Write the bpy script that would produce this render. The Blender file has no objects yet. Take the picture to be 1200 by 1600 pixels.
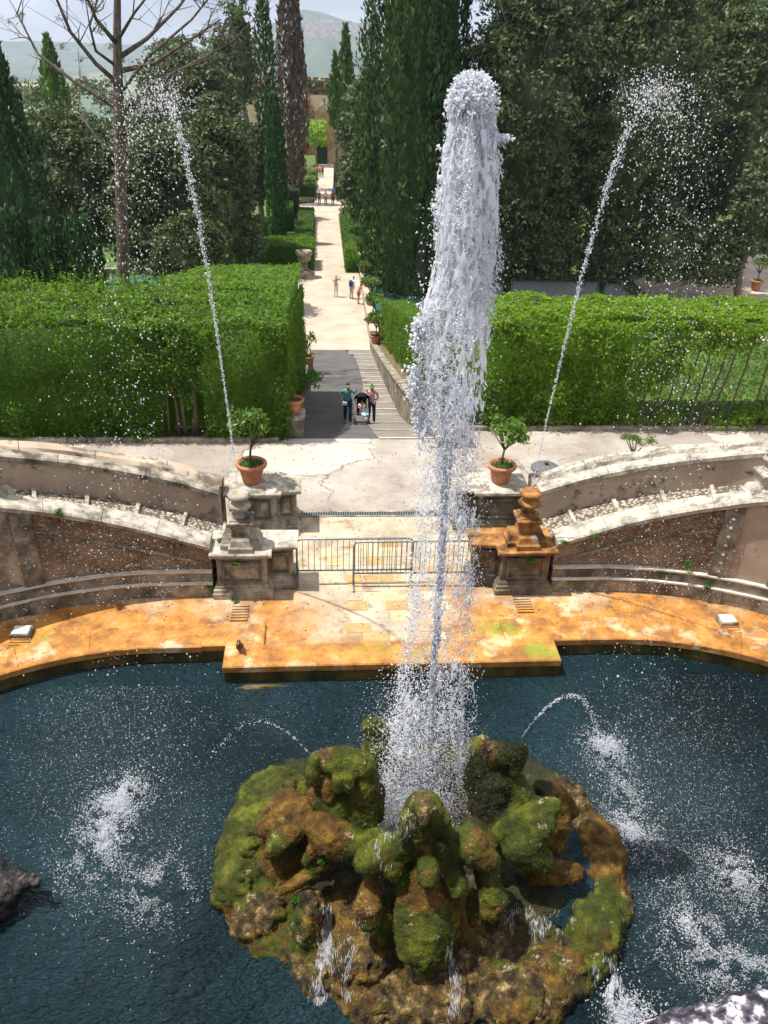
import bpy, bmesh, math, random
import numpy as np
from mathutils import Vector
from mathutils.bvhtree import BVHTree
from mathutils.geometry import tessellate_polygon
R = np.random.default_rng(7); rnd = random.Random(5)
S = bpy.context.scene; COL = S.collection
rad = math.radians
# ------------------------------------------------------------------ camera
F = 1250.; PITCH = rad(30.1); YAW = rad(4.8); ROLL = rad(2.0)
C0 = np.array([0, 0, 9.7])
fw = np.array([math.sin(YAW)*math.cos(PITCH), math.cos(YAW)*math.cos(PITCH), -math.sin(PITCH)])
rt = np.array([math.cos(YAW), -math.sin(YAW), 0]); up = np.cross(rt, fw)
r2 = rt*math.cos(ROLL)+up*math.sin(ROLL); u2 = up*math.cos(ROLL)-rt*math.sin(ROLL)
cam = bpy.data.cameras.new('camera'); co = bpy.data.objects.new('camera', cam); COL.objects.link(co)
from mathutils import Matrix
m = Matrix.Identity(4)
for i in range(3): m[i][0] = r2[i]; m[i][1] = u2[i]; m[i][2] = -fw[i]; m[i][3] = C0[i]
co.matrix_world = m
cam.sensor_fit = 'VERTICAL'; cam.sensor_height = 36; cam.lens = 36*F/1600
cam.clip_start = .05; cam.clip_end = 30000; S.camera = co
# ------------------------------------------------------------------ light
SUN = Vector((-.36, .03, .93)).normalized()
el = math.asin(SUN.z); az = math.atan2(SUN.x, SUN.y)
W = bpy.data.worlds.new('World'); S.world = W; W.use_nodes = True
nt = W.node_tree; nt.nodes.clear()
sky = nt.nodes.new('ShaderNodeTexSky'); sky.sky_type = 'NISHITA'; sky.sun_disc = False
sky.sun_elevation = el; sky.sun_rotation = az; sky.air_density = 1.0; sky.dust_density = 2.0
tc = nt.nodes.new('ShaderNodeTexCoord')
mp = nt.nodes.new('ShaderNodeMapping'); mp.inputs['Scale'].default_value = (1, 1, 3.2)
nt.links.new(tc.outputs['Generated'], mp.inputs[0])
nz = nt.nodes.new('ShaderNodeTexNoise'); nz.inputs['Scale'].default_value = 2.6; nz.inputs['Detail'].default_value = 8
nt.links.new(mp.outputs[0], nz.inputs['Vector'])
cr = nt.nodes.new('ShaderNodeValToRGB'); cr.color_ramp.elements[0].position = .36; cr.color_ramp.elements[1].position = .58
nt.links.new(nz.outputs[0], cr.inputs[0])
mx = nt.nodes.new('ShaderNodeMix'); mx.data_type = 'RGBA'; mx.inputs[7].default_value = (13.5, 13.3, 13.6, 1)
mu = nt.nodes.new('ShaderNodeMath'); mu.operation = 'MULTIPLY'; mu.inputs[1].default_value = .9
nt.links.new(cr.outputs[0], mu.inputs[0]); nt.links.new(mu.outputs[0], mx.inputs[0]); nt.links.new(sky.outputs[0], mx.inputs[6])
bg = nt.nodes.new('ShaderNodeBackground'); bg.inputs[1].default_value = .078
nt.links.new(mx.outputs[2], bg.inputs[0])
wo = nt.nodes.new('ShaderNodeOutputWorld'); nt.links.new(bg.outputs[0], wo.inputs[0])
sl = bpy.data.lights.new('sun', 'SUN'); sl.energy = 5; sl.angle = rad(.5); sl.color = (1, .95, .87)
so = bpy.data.objects.new('sun', sl); COL.objects.link(so); so.rotation_euler = SUN.to_track_quat('Z', 'Y').to_euler()
S.view_settings.view_transform = 'Standard'; S.view_settings.look = 'None'; S.view_settings.gamma = 1
S.view_settings.exposure = 0.46; S.view_settings.use_curve_mapping = False
S.cycles.max_bounces = 12; S.cycles.diffuse_bounces = 8; S.cycles.transmission_bounces = 10; S.cycles.transparent_max_bounces = 12; S.cycles.volume_bounces = 0
# ------------------------------------------------------------------ picture <-> place
def ray(px, py): return fw + r2*(px-600)/F - u2*(py-800)/F
def P(px, py, z):
    d = ray(px, py); return C0 + d*(z-C0[2])/d[2]
def Q(px, py, y):
    d = ray(px, py); return C0 + d*y/d[1]
def PX(p):
    v = np.asarray(p, float)-C0; z = v@fw; return 600+F*(v@r2)/z, 800-F*(v@u2)/z
def ZC(p): return float((np.asarray(p)-C0)@fw)
PROF = [(10, .3), (20.2, .3), (29.5, -3.2), (40, -5.5), (52, -7.85), (56, -8), (400, -8)]
def ramp_z(y): return float(np.interp(y, [a for a, b in PROF], [b for a, b in PROF]))
def on_ramp(px, py):
    d = ray(px, py)
    for (a, za), (b, zb) in zip(PROF, PROF[1:]):
        k = (zb-za)/(b-a); t = (za-k*a-C0[2])/(d[2]-k*d[1]); p = C0+d*t
        if a <= p[1] <= b: return p
# ------------------------------------------------------------------ noise
_H = R.random(4096)
def vnoise(p, s=1., seed=0):
    p = np.asarray(p, float)*s+seed*17.31+1000
    i = np.floor(p).astype(np.int64); f = p-i; f = f*f*(3-2*f); out = 0
    for dx in (0, 1):
        for dy in (0, 1):
            for dz in (0, 1):
                h = ((i[:, 0]+dx)*73856093 ^ (i[:, 1]+dy)*19349663 ^ (i[:, 2]+dz)*83492791) & 4095
                w = (f[:, 0] if dx else 1-f[:, 0])*(f[:, 1] if dy else 1-f[:, 1])*(f[:, 2] if dz else 1-f[:, 2])
                out = out+_H[h]*w
    return out
def fbm(p, s=1., o=3, seed=0):
    a = 0; n = 0
    for k in range(o): a = a+vnoise(p, s*2**k, seed+k)*.5**k; n += .5**k
    return a/n
# ------------------------------------------------------------------ objects
def props(o, label=None, cat=None, group=None, kind=None):
    if label: o['label'] = label
    if cat: o['category'] = cat
    if group: o['group'] = group
    if kind: o['kind'] = kind
    return o
def thing(name, label, cat, loc, group=None):
    o = bpy.data.objects.new(name, None); COL.objects.link(o); o.location = [float(v) for v in loc]; o.empty_display_size = .2
    return props(o, label, cat, group)
def wloc(o):
    v = Vector(o.location)
    while o.parent: o = o.parent; v += o.location
    return v
def finish(name, me, mat, parent=None, smooth=False, origin=None):
    o = bpy.data.objects.new(name, me); COL.objects.link(o)
    off = wloc(parent) if parent else Vector([float(v) for v in origin]) if origin is not None else Vector((0, 0, 0))
    if off.length > 0: me.transform(Matrix.Translation(-off))
    if parent: o.parent = parent
    else: o.location = off
    for mm in (mat if isinstance(mat, (list, tuple)) else [mat]): me.materials.append(mm)
    if smooth: me.polygons.foreach_set('use_smooth', np.ones(len(me.polygons), bool))
    me.update(); return o
def npmesh(name, V, Fc, mat, parent=None, smooth=False, origin=None, mi=None):
    V = np.asarray(V, np.float32); Fc = np.asarray(Fc, np.int32); k = Fc.shape[1]
    me = bpy.data.meshes.new(name); me.vertices.add(len(V)); me.vertices.foreach_set('co', V.ravel())
    me.loops.add(Fc.size); me.loops.foreach_set('vertex_index', Fc.ravel())
    me.polygons.add(len(Fc)); me.polygons.foreach_set('loop_start', np.arange(0, Fc.size, k, dtype=np.int32))
    if mi is not None: me.polygons.foreach_set('material_index', np.asarray(mi, np.int32))
    me.update(calc_edges=True); return finish(name, me, mat, parent, smooth, origin)
def bobj(name, bm, mat, parent=None, smooth=False, origin=None):
    bmesh.ops.recalc_face_normals(bm, faces=bm.faces)
    me = bpy.data.meshes.new(name); bm.to_mesh(me); bm.free()
    return finish(name, me, mat, parent, smooth, origin)
def B(): return bmesh.new()
def box(bm, x0, x1, y0, y1, z0, z1, bev=0, j=0):
    vs = [bm.verts.new((x, y, z)) for z in (z0, z1) for x, y in ((x0, y0), (x1, y0), (x1, y1), (x0, y1))]
    if j:
        for v in vs: v.co += Vector((rnd.uniform(-j, j), rnd.uniform(-j, j), rnd.uniform(-j, j)*.4))
    fs = [bm.faces.new([vs[i] for i in f]) for f in ((0, 3, 2, 1), (4, 5, 6, 7), (0, 1, 5, 4), (1, 2, 6, 5), (2, 3, 7, 6), (3, 0, 4, 7))]
    if bev: bmesh.ops.bevel(bm, geom=list({e for f in fs for e in f.edges}), offset=bev, segments=1, affect='EDGES')
    return bm
def boxo(name, mat, parent, x0, x1, y0, y1, z0, z1, bev=.01, origin=None, j=0):
    return bobj(name, box(B(), x0, x1, y0, y1, z0, z1, bev, j), mat, parent, origin=origin)
def tube(bm, pts, rs, n=8, cap=True):
    pts = [Vector([float(a) for a in p]) for p in pts]
    if not hasattr(rs, '__len__'): rs = [rs]*len(pts)
    rings = []; ref = None
    for i, p in enumerate(pts):
        d = (pts[min(i+1, len(pts)-1)]-pts[max(i-1, 0)]).normalized()
        if ref is None: ref = d.cross(Vector((0, 0, 1)) if abs(d.z) < .9 else Vector((1, 0, 0))).normalized()
        a = (ref-d*ref.dot(d)).normalized(); ref = a; b = d.cross(a)
        rings.append([bm.verts.new(p+(a*math.cos(2*math.pi*k/n)+b*math.sin(2*math.pi*k/n))*rs[i]) for k in range(n)])
    for r0, r1 in zip(rings, rings[1:]):
        for k in range(n): bm.faces.new((r0[k], r0[(k+1) % n], r1[(k+1) % n], r1[k]))
    if cap: bm.faces.new(rings[0][::-1]); bm.faces.new(rings[-1])
    return bm
def lathe(bm, c, prof, n=20):
    rings = [[bm.verts.new((c[0]+r*math.cos(2*math.pi*k/n), c[1]+r*math.sin(2*math.pi*k/n), c[2]+z)) for k in range(n)] for r, z in prof]
    for a, b in zip(rings, rings[1:]):
        for k in range(n): bm.faces.new((a[k], a[(k+1) % n], b[(k+1) % n], b[k]))
    bm.faces.new(rings[0][::-1]); bm.faces.new(rings[-1]); return bm
def poly_off(poly, d):
    n = len(poly); out = []
    for i in range(n):
        a, b, c = Vector(poly[i-1]), Vector(poly[i]), Vector(poly[(i+1) % n])
        e1 = (b-a).normalized(); e2 = (c-b).normalized()
        n1 = Vector((e1.y, -e1.x)); n2 = Vector((e2.y, -e2.x)); mvec = (n1+n2)
        mvec = mvec/max(.3, (1+n1.dot(n2))); out.append((b.x+mvec.x*d, b.y+mvec.y*d))
    return out
def loft(bm, poly, prof, j=0):      # poly ccw; prof [(offset, z)]
    rings = []
    for d, z in prof:
        rings.append([bm.verts.new((x+rnd.uniform(-j, j), y+rnd.uniform(-j, j), z+rnd.uniform(-j, j)*.3)) for x, y in poly_off(poly, d)])
    n = len(poly)
    for a, b in zip(rings, rings[1:]):
        for k in range(n): bm.faces.new((a[k], a[(k+1) % n], b[(k+1) % n], b[k]))
    for ring, rev in ((rings[0], True), (rings[-1], False)):
        tri = tessellate_polygon([[Vector((v.co.x, v.co.y, 0)) for v in ring]])
        for t in tri:
            try: bm.faces.new([ring[i] for i in (t[::-1] if rev else t)])
            except ValueError: pass
    return bm
# ------------------------------------------------------------------ materials
def mat(name, stops, scale=3., rough=.85, bump=.3, bscale=None, detail=6, spec=.3, stain=None, fine=None, vec='P', stretch=(1, 1, 1), bdist=.02):
    """stops: [(pos,(r,g,b))] over a noise; stain: (colour, scale, lo, hi, amount); fine: speckle (colour, scale, lo, hi)"""
    mt = bpy.data.materials.new(name); mt.use_nodes = True; n = mt.node_tree; N = n.nodes; L = n.links; p = N['Principled BSDF']
    p.inputs['Roughness'].default_value = rough; p.inputs['Specular IOR Level'].default_value = spec
    if vec == 'P': g = N.new('ShaderNodeNewGeometry').outputs['Position']
    else: g = N.new('ShaderNodeTexCoord').outputs['Object']
    mpn = N.new('ShaderNodeMapping'); mpn.inputs['Scale'].default_value = stretch; L.new(g, mpn.inputs[0]); g = mpn.outputs[0]
    def noise(sc, d=6, rg=.6):
        t = N.new('ShaderNodeTexNoise'); t.inputs['Scale'].default_value = sc; t.inputs['Detail'].default_value = d; t.inputs['Roughness'].default_value = rg
        L.new(g, t.inputs['Vector']); return t.outputs[0]
    def ramp(src, st):
        r = N.new('ShaderNodeValToRGB'); e = r.color_ramp.elements
        while len(e) < len(st): e.new(.5)
        for q, (a, c) in zip(e, st): q.position = a; q.color = (*c, 1) if hasattr(c, '__len__') else (c, c, c, 1)
        L.new(src, r.inputs[0]); return r.outputs[0]
    col = ramp(noise(scale, detail), stops)
    def mixc(a, b, f):
        mm = N.new('ShaderNodeMix'); mm.data_type = 'RGBA'; L.new(a, mm.inputs[6])
        if hasattr(b, '__len__'): mm.inputs[7].default_value = (*b, 1)
        else: L.new(b, mm.inputs[7])
        L.new(f, mm.inputs[0]); return mm.outputs[2]
    for st in ([stain] if stain and not isinstance(stain, list) else stain or []):
        c, sc, lo, hi, am = st; col = mixc(col, c, ramp(noise(sc, 8, .65), [(lo, 0.), (hi, am)]))
    if fine:
        c, sc, lo, hi = fine; col = mixc(col, c, ramp(noise(sc, 2), [(lo, 0.), (hi, 1.)]))
    L.new(col, p.inputs['Base Color'])
    if bump:
        b = N.new('ShaderNodeBump'); b.inputs['Strength'].default_value = bump; b.inputs['Distance'].default_value = bdist
        L.new(noise(bscale or scale*6, 8, .7), b.inputs['Height']); L.new(b.outputs[0], p.inputs['Normal'])
    mt['_'] = 1; return mt
class Hk: pass
def hook(mt):
    h = Hk(); h.N = mt.node_tree.nodes; h.L = mt.node_tree.links; h.p = h.N['Principled BSDF']
    h.src = h.p.inputs['Base Color'].links[0].from_socket; h.pos = h.N.new('ShaderNodeNewGeometry').outputs['Position']; return h
def mth(h, op, a, b=None, c=None, clamp=False):
    t = h.N.new('ShaderNodeMath'); t.operation = op; t.use_clamp = clamp
    for i, v in enumerate((a, b, c)):
        if v is None: continue
        if isinstance(v, (int, float)): t.inputs[i].default_value = v
        else: h.L.new(v, t.inputs[i])
    return t.outputs[0]
def nzn(h, sc, d=6, vec=None):
    t = h.N.new('ShaderNodeTexNoise'); t.inputs['Scale'].default_value = sc; t.inputs['Detail'].default_value = d; t.inputs['Roughness'].default_value = .65
    h.L.new(vec if vec is not None else h.pos, t.inputs['Vector']); return t.outputs[0]
def mixin(h, a, b, f):
    mm = h.N.new('ShaderNodeMix'); mm.data_type = 'RGBA'
    for i, v in ((6, a), (7, b)):
        if isinstance(v, tuple): mm.inputs[i].default_value = (*v, 1)
        else: h.L.new(v, mm.inputs[i])
    h.L.new(f, mm.inputs[0]); return mm.outputs[2]
def smooth(h, v, lo, hi):
    t = h.N.new('ShaderNodeMapRange'); t.interpolation_type = 'SMOOTHSTEP'; t.inputs[1].default_value = lo; t.inputs[2].default_value = hi
    h.L.new(v, t.inputs[0]); return t.outputs[0]
def leafmat(name, c1, c2, tr, ft=.4, rough=.55, spec=.3):
    mt = bpy.data.materials.new(name); mt.use_nodes = True; N = mt.node_tree.nodes; L = mt.node_tree.links; p = N['Principled BSDF']
    g = N.new('ShaderNodeNewGeometry'); r = N.new('ShaderNodeValToRGB'); r.color_ramp.elements[0].color = (*c1, 1); r.color_ramp.elements[1].color = (*c2, 1)
    L.new(g.outputs['Random Per Island'], r.inputs[0])
    n = N.new('ShaderNodeTexNoise'); n.inputs['Scale'].default_value = .9; n.inputs['Detail'].default_value = 3; L.new(g.outputs['Position'], n.inputs['Vector'])
    hs = N.new('ShaderNodeHueSaturation'); mr = N.new('ShaderNodeMapRange'); mr.inputs[1].default_value = .3; mr.inputs[2].default_value = .7; mr.inputs[3].default_value = .7; mr.inputs[4].default_value = 1.35
    L.new(n.outputs[0], mr.inputs[0]); L.new(mr.outputs[0], hs.inputs['Value']); L.new(r.outputs[0], hs.inputs['Color'])
    L.new(hs.outputs[0], p.inputs['Base Color']); p.inputs['Roughness'].default_value = rough; p.inputs['Specular IOR Level'].default_value = spec
    t = N.new('ShaderNodeBsdfTranslucent'); t.inputs[0].default_value = (*tr, 1)
    ms = N.new('ShaderNodeMixShader'); ms.inputs[0].default_value = ft; L.new(p.outputs[0], ms.inputs[1]); L.new(t.outputs[0], ms.inputs[2])
    L.new(ms.outputs[0], N['Material Output'].inputs[0]); return mt
def plain(name, c, rough=.6, spec=.4, metal=0):
    k = tuple(min(1, v*1.25) for v in c)
    mt = mat(name, [(.3, tuple(v*.8 for v in c)), (.7, k)], 12, rough, .08, 60, 3, spec, vec='O'); mt.node_tree.nodes['Principled BSDF'].inputs['Metallic'].default_value = metal; return mt

STONE = mat('weathered travertine', [(.3, (.17, .145, .11)), (.5, (.34, .30, .235)), (.7, (.50, .44, .36))], 4.5, .9, .8, 26, stain=[((.045, .04, .03), 2.2, .46, .62, .85), ((.04, .045, .025), 5, .58, .7, .6)])
CAPST = mat('bleached travertine', [(.3, (.25, .225, .18)), (.52, (.44, .40, .335)), (.72, (.62, .57, .49))], 5, .9, .7, 30, stain=[((.09, .08, .06), 2.6, .5, .64, .8), ((.05, .045, .035), 9, .58, .68, .7)])
RUSTST = mat('rust stained travertine', [(.3, (.09, .045, .02)), (.5, (.30, .135, .035)), (.7, (.48, .26, .09))], 4.6, .75, .7, 24, stain=[((.03, .02, .012), 3, .48, .62, .85), ((.34, .30, .24), 4, .6, .68, .7)])
DARKST = mat('wet dark travertine', [(.3, (.04, .035, .028)), (.5, (.11, .095, .07)), (.7, (.26, .22, .16))], 2.8, .6, .5, 20, stain=[((.28, .12, .03), 1.7, .56, .72, .6)])
PLASTER = mat('old pink plaster', [(.3, (.31, .235, .175)), (.5, (.42, .33, .25)), (.7, (.50, .41, .32))], .9, .92, .3, 14, stain=[((.13, .105, .08), 1.1, .52, .60, .8), ((.06, .055, .045), 3.5, .58, .66, .8), ((.5, .43, .34), 2.2, .62, .68, .6)])
WALLST = mat('grey lime stained wall', [(.3, (.14, .12, .09)), (.5, (.26, .225, .175)), (.7, (.42, .37, .30))], 3.5, .9, .7, 22, stain=[((.045, .04, .03), 1.5, .46, .62, .8), ((.5, .44, .36), 4, .6, .7, .5)])
LIMELINE = mat('white lime edge', [(.3, (.42, .38, .32)), (.7, (.68, .64, .57))], 5, .9, .3, 30, stain=[((.12, .1, .08), 3, .6, .7, .7)])
# roughcast with pebbles
ROUGHCAST = mat('brown pebble roughcast', [(.3, (.11, .075, .05)), (.55, (.25, .185, .13)), (.75, (.40, .32, .24))], 1.6, .95, 0)
h = hook(ROUGHCAST); vo = h.N.new('ShaderNodeTexVoronoi'); vo.inputs['Scale'].default_value = 24; h.L.new(h.pos, vo.inputs['Vector'])
h.L.new(mixin(h, h.src, (.42, .33, .24), smooth(h, vo.outputs['Color'], .55, .9)), h.p.inputs['Base Color'])
bp_ = h.N.new('ShaderNodeBump'); bp_.inputs['Strength'].default_value = 1; bp_.inputs['Distance'].default_value = .05; bp_.invert = True
h.L.new(vo.outputs['Distance'], bp_.inputs['Height']); h.L.new(bp_.outputs[0], h.p.inputs['Normal'])
# orange stained floor
def floor_mat():
    mt = mat('iron stained paving', [(.28, (.28, .23, .16)), (.5, (.43, .36, .26)), (.72, (.58, .52, .40))], 1.5, .7, .45, 16, stain=[((.14, .12, .085), 2.0, .58, .68, .6)])
    h = hook(mt); sx = h.N.new('ShaderNodeSeparateXYZ'); h.L.new(h.pos, sx.inputs[0]); y = sx.outputs[1]; x = sx.outputs[0]
    n1 = nzn(h, .8, 8); n2 = nzn(h, 2.5, 8)
    v = mth(h, 'ADD', y, mth(h, 'MULTIPLY', mth(h, 'SUBTRACT', n1, .5), 5.5)); v = mth(h, 'ADD', v, mth(h, 'MULTIPLY', mth(h, 'SUBTRACT', n2, .5), 2.0))
    f = smooth(h, v, 13.7, 12.3); xc = mth(h, 'ABSOLUTE', mth(h, 'SUBTRACT', x, .9)); cm = smooth(h, mth(h, 'ADD', xc, mth(h, 'MULTIPLY', mth(h, 'SUBTRACT', n2, .5), 2.5)), .3, 1.9); f = mth(h, 'MULTIPLY', f, mth(h, 'MAXIMUM', cm, smooth(h, y, 11.9, 11.2))); f = mth(h, 'MULTIPLY', f, .93)
    N, L = h.N, h.L
    oc = N.new('ShaderNodeValToRGB'); e = oc.color_ramp.elements; e.new(.5)
    for q, (a, c) in zip(e, [(.34, (.17, .065, .014)), (.5, (.42, .165, .022)), (.66, (.55, .28, .06))]): q.position = a; q.color = (*c, 1)
    L.new(nzn(h, 2.6, 12), oc.inputs[0])
    col = mixin(h, h.src, oc.outputs[0], f)
    # bleached and dirty patches
    col = mixin(h, col, (.62, .50, .32), mth(h, 'MULTIPLY', smooth(h, nzn(h, 1.15, 9), .56, .66), .7))
    col = mixin(h, col, (.10, .05, .02), mth(h, 'MULTIPLY', smooth(h, nzn(h, 9, 5), .60, .72), .8)); col = mixin(h, col, (.20, .095, .03), mth(h, 'MULTIPLY', smooth(h, nzn(h, 1.45, 10), .52, .62), .55))
    col = mixin(h, col, (.16, .13, .03), mth(h, 'MULTIPLY', smooth(h, nzn(h, 1.9, 6), .62, .7), mth(h, 'MULTIPLY', f, .6)))
    # algae
    for cx, cy, rr in ((3.85, 11.05, .5), (3.3, 11.7, .55), (.9, 11.1, .6), (1.5, 11.0, .35), (-5.2, 11.6, .5)):
        dx = mth(h, 'SUBTRACT', x, cx); dy = mth(h, 'SUBTRACT', y, cy)
        d = mth(h, 'SQRT', mth(h, 'ADD', mth(h, 'MULTIPLY', dx, dx), mth(h, 'MULTIPLY', dy, mth(h, 'MULTIPLY', dy, 2.))))
        d = mth(h, 'ADD', d, mth(h, 'MULTIPLY', mth(h, 'SUBTRACT', n2, .5), 1.4))
        col = mixin(h, col, (.21, .27, .03), mth(h, 'MULTIPLY', mth(h, 'MULTIPLY', smooth(h, d, rr, rr*.3), smooth(h, nzn(h, 7, 6), .36, .56)), .85 if cx > 3 else .4))
    L.new(col, h.p.inputs['Base Color']); return mt
FLOOR = floor_mat()
SAND = mat('pale worn terrace', [(.3, (.235, .205, .175)), (.5, (.34, .30, .26)), (.7, (.44, .40, .35))], .9, .95, .4, 30, stain=[((.26, .21, .17), 1.1, .54, .66, .6), ((.18, .16, .13), 3.5, .6, .7, .5)])
h = hook(SAND); vv = h.N.new('ShaderNodeVectorMath'); vv.operation = 'MULTIPLY_ADD'; nn_ = h.N.new('ShaderNodeTexNoise'); nn_.inputs['Scale'].default_value = 1.3; nn_.inputs['Detail'].default_value = 6; h.L.new(h.pos, nn_.inputs['Vector'])
h.L.new(nn_.outputs['Color'], vv.inputs[0]); vv.inputs[1].default_value = (1.3, 1.3, 0); h.L.new(h.pos, vv.inputs[2])
vo = h.N.new('ShaderNodeTexVoronoi'); vo.feature = 'DISTANCE_TO_EDGE'; vo.inputs['Scale'].default_value = .42; h.L.new(vv.outputs[0], vo.inputs['Vector']); vc = h.N.new('ShaderNodeTexVoronoi'); vc.inputs['Scale'].default_value = .42; h.L.new(vv.outputs[0], vc.inputs['Vector'])
c_ = mixin(h, h.src, (.27, .225, .19), mth(h, 'MULTIPLY', smooth(h, vc.outputs['Color'], .62, .66), .5)); c_ = mixin(h, c_, (.62, .56, .50), mth(h, 'MULTIPLY', smooth(h, vc.outputs['Color'], .30, .26), .45))
h.L.new(mixin(h, c_, (.14, .115, .095), mth(h, 'MULTIPLY', smooth(h, vo.outputs['Distance'], .014, .004), mth(h, 'MULTIPLY', smooth(h, nzn(h, .7, 4), .45, .6), .85))), h.p.inputs['Base Color'])
PATHM = mat('sandy garden path', [(.3, (.38, .31, .245)), (.7, (.53, .45, .36))], .6, .95, .3, 20, stain=[((.34, .27, .20), .5, .55, .7, .5)])
ASPH = mat('grey asphalt', [(.3, (.085, .08, .078)), (.7, (.13, .125, .12))], 1.2, .93, .4, 90, stain=[((.17, .16, .15), .8, .5, .7, .5)])
STEPM = mat('grey stair paving', [(.3, (.17, .15, .13)), (.7, (.28, .25, .215))], 1.6, .93, .4, 50)
COBBLE = mat('cobbled ramp', [(.3, (.30, .26, .2)), (.7, (.52, .46, .37))], 3, .95, 0)
h = hook(COBBLE); vo = h.N.new('ShaderNodeTexVoronoi'); vo.inputs['Scale'].default_value = 13; h.L.new(h.pos, vo.inputs['Vector'])
h.L.new(mixin(h, h.src, (.12, .10, .075), smooth(h, vo.outputs['Distance'], .35, .6)), h.p.inputs['Base Color'])
bp_ = h.N.new('ShaderNodeBump'); bp_.inputs['Distance'].default_value = .05; bp_.invert = True; h.L.new(vo.outputs['Distance'], bp_.inputs['Height']); h.L.new(bp_.outputs[0], h.p.inputs['Normal'])
RIMW = mat('slimy basin wall', [(.3, (.02, .018, .008)), (.5, (.07, .055, .015)), (.7, (.20, .12, .03))], 2.2, .5, .6, 18, stain=[((.10, .14, .015), 1.5, .55, .68, .8)], stretch=(1, 1, .5))
DARK = plain('dark void', (.02, .02, .02)); METAL = plain('galvanised steel', (.20, .24, .27), .4, .5, .6)
TERRA = mat('terracotta', [(.3, (.34, .13, .065)), (.7, (.50, .22, .12))], 7, .8, .2, 40, stain=[((.56, .42, .32), 6, .6, .72, .5)])
SOIL = plain('damp soil', (.05, .035, .02), .95); WOOD = mat('branch bark', [(.3, (.07, .05, .035)), (.7, (.15, .11, .08))], 14, .9, .5, 60)
PINEB = mat('pine bark', [(.3, (.07, .052, .04)), (.5, (.13, .10, .08)), (.7, (.24, .195, .165))], 4, .95, 1, 16, fine=((.03, .02, .02), 14, .56, .66), stretch=(1, 1, .45), bdist=.08)
TRUNK = mat('grey trunk bark', [(.3, (.10, .085, .07)), (.7, (.26, .22, .18))], 3, .95, .8, 14, stretch=(1, 1, .25), bdist=.08)
GRASS = mat('lawn', [(.3, (.055, .11, .018)), (.7, (.10, .18, .03))], 3, .95, .4, 60, stain=[((.16, .17, .06), .8, .55, .7, .5)])
EARTH = mat('garden earth', [(.3, (.08, .055, .035)), (.7, (.17, .12, .08))], 2, .95, .5, 25)
L_HEDL = leafmat('laurel leaves deep', (.014, .046, .006), (.095, .18, .016), (.27, .47, .03), .42)
L_HEDR = leafmat('laurel leaves yellow green', (.030, .085, .008), (.15, .25, .022), (.40, .60, .04), .45)
L_BOX = leafmat('box leaves', (.03, .08, .01), (.08, .16, .02), (.14, .28, .03), .35)
L_ILEX = leafmat('holm oak leaves', (.022, .042, .014), (.125, .165, .065), (.08, .13, .03), .25)
L_ILEX2 = leafmat('grey olive leaves', (.045, .07, .03), (.14, .18, .085), (.10, .15, .04), .28)
L_CYP = leafmat('cypress foliage', (.010, .034, .008), (.065, .12, .026), (.05, .11, .018), .2)
L_CYPY = leafmat('young cypress foliage', (.02, .07, .015), (.05, .14, .025), (.05, .13, .02), .22)
L_CYPL = leafmat('light cypress foliage', (.04, .09, .012), (.10, .18, .03), (.12, .22, .03), .3)
L_YEW = leafmat('dark yew foliage', (.014, .04, .014), (.05, .105, .035), (.03, .08, .02), .15)
L_BRN = leafmat('dry brown cypress twigs', (.07, .05, .04), (.16, .12, .09), (.08, .06, .04), .15)
L_PINE = leafmat('pine needles', (.05, .07, .02), (.12, .13, .04), (.10, .12, .03), .3)
L_LGT = leafmat('light green leaves', (.08, .14, .03), (.20, .28, .08), (.22, .34, .07), .4)
L_CIT = leafmat('citrus leaves', (.045, .12, .012), (.13, .24, .03), (.20, .36, .03), .4, .4, .5)
L_FERN = leafmat('fern leaves', (.03, .10, .01), (.09, .22, .02), (.1, .25, .02), .35)
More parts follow.
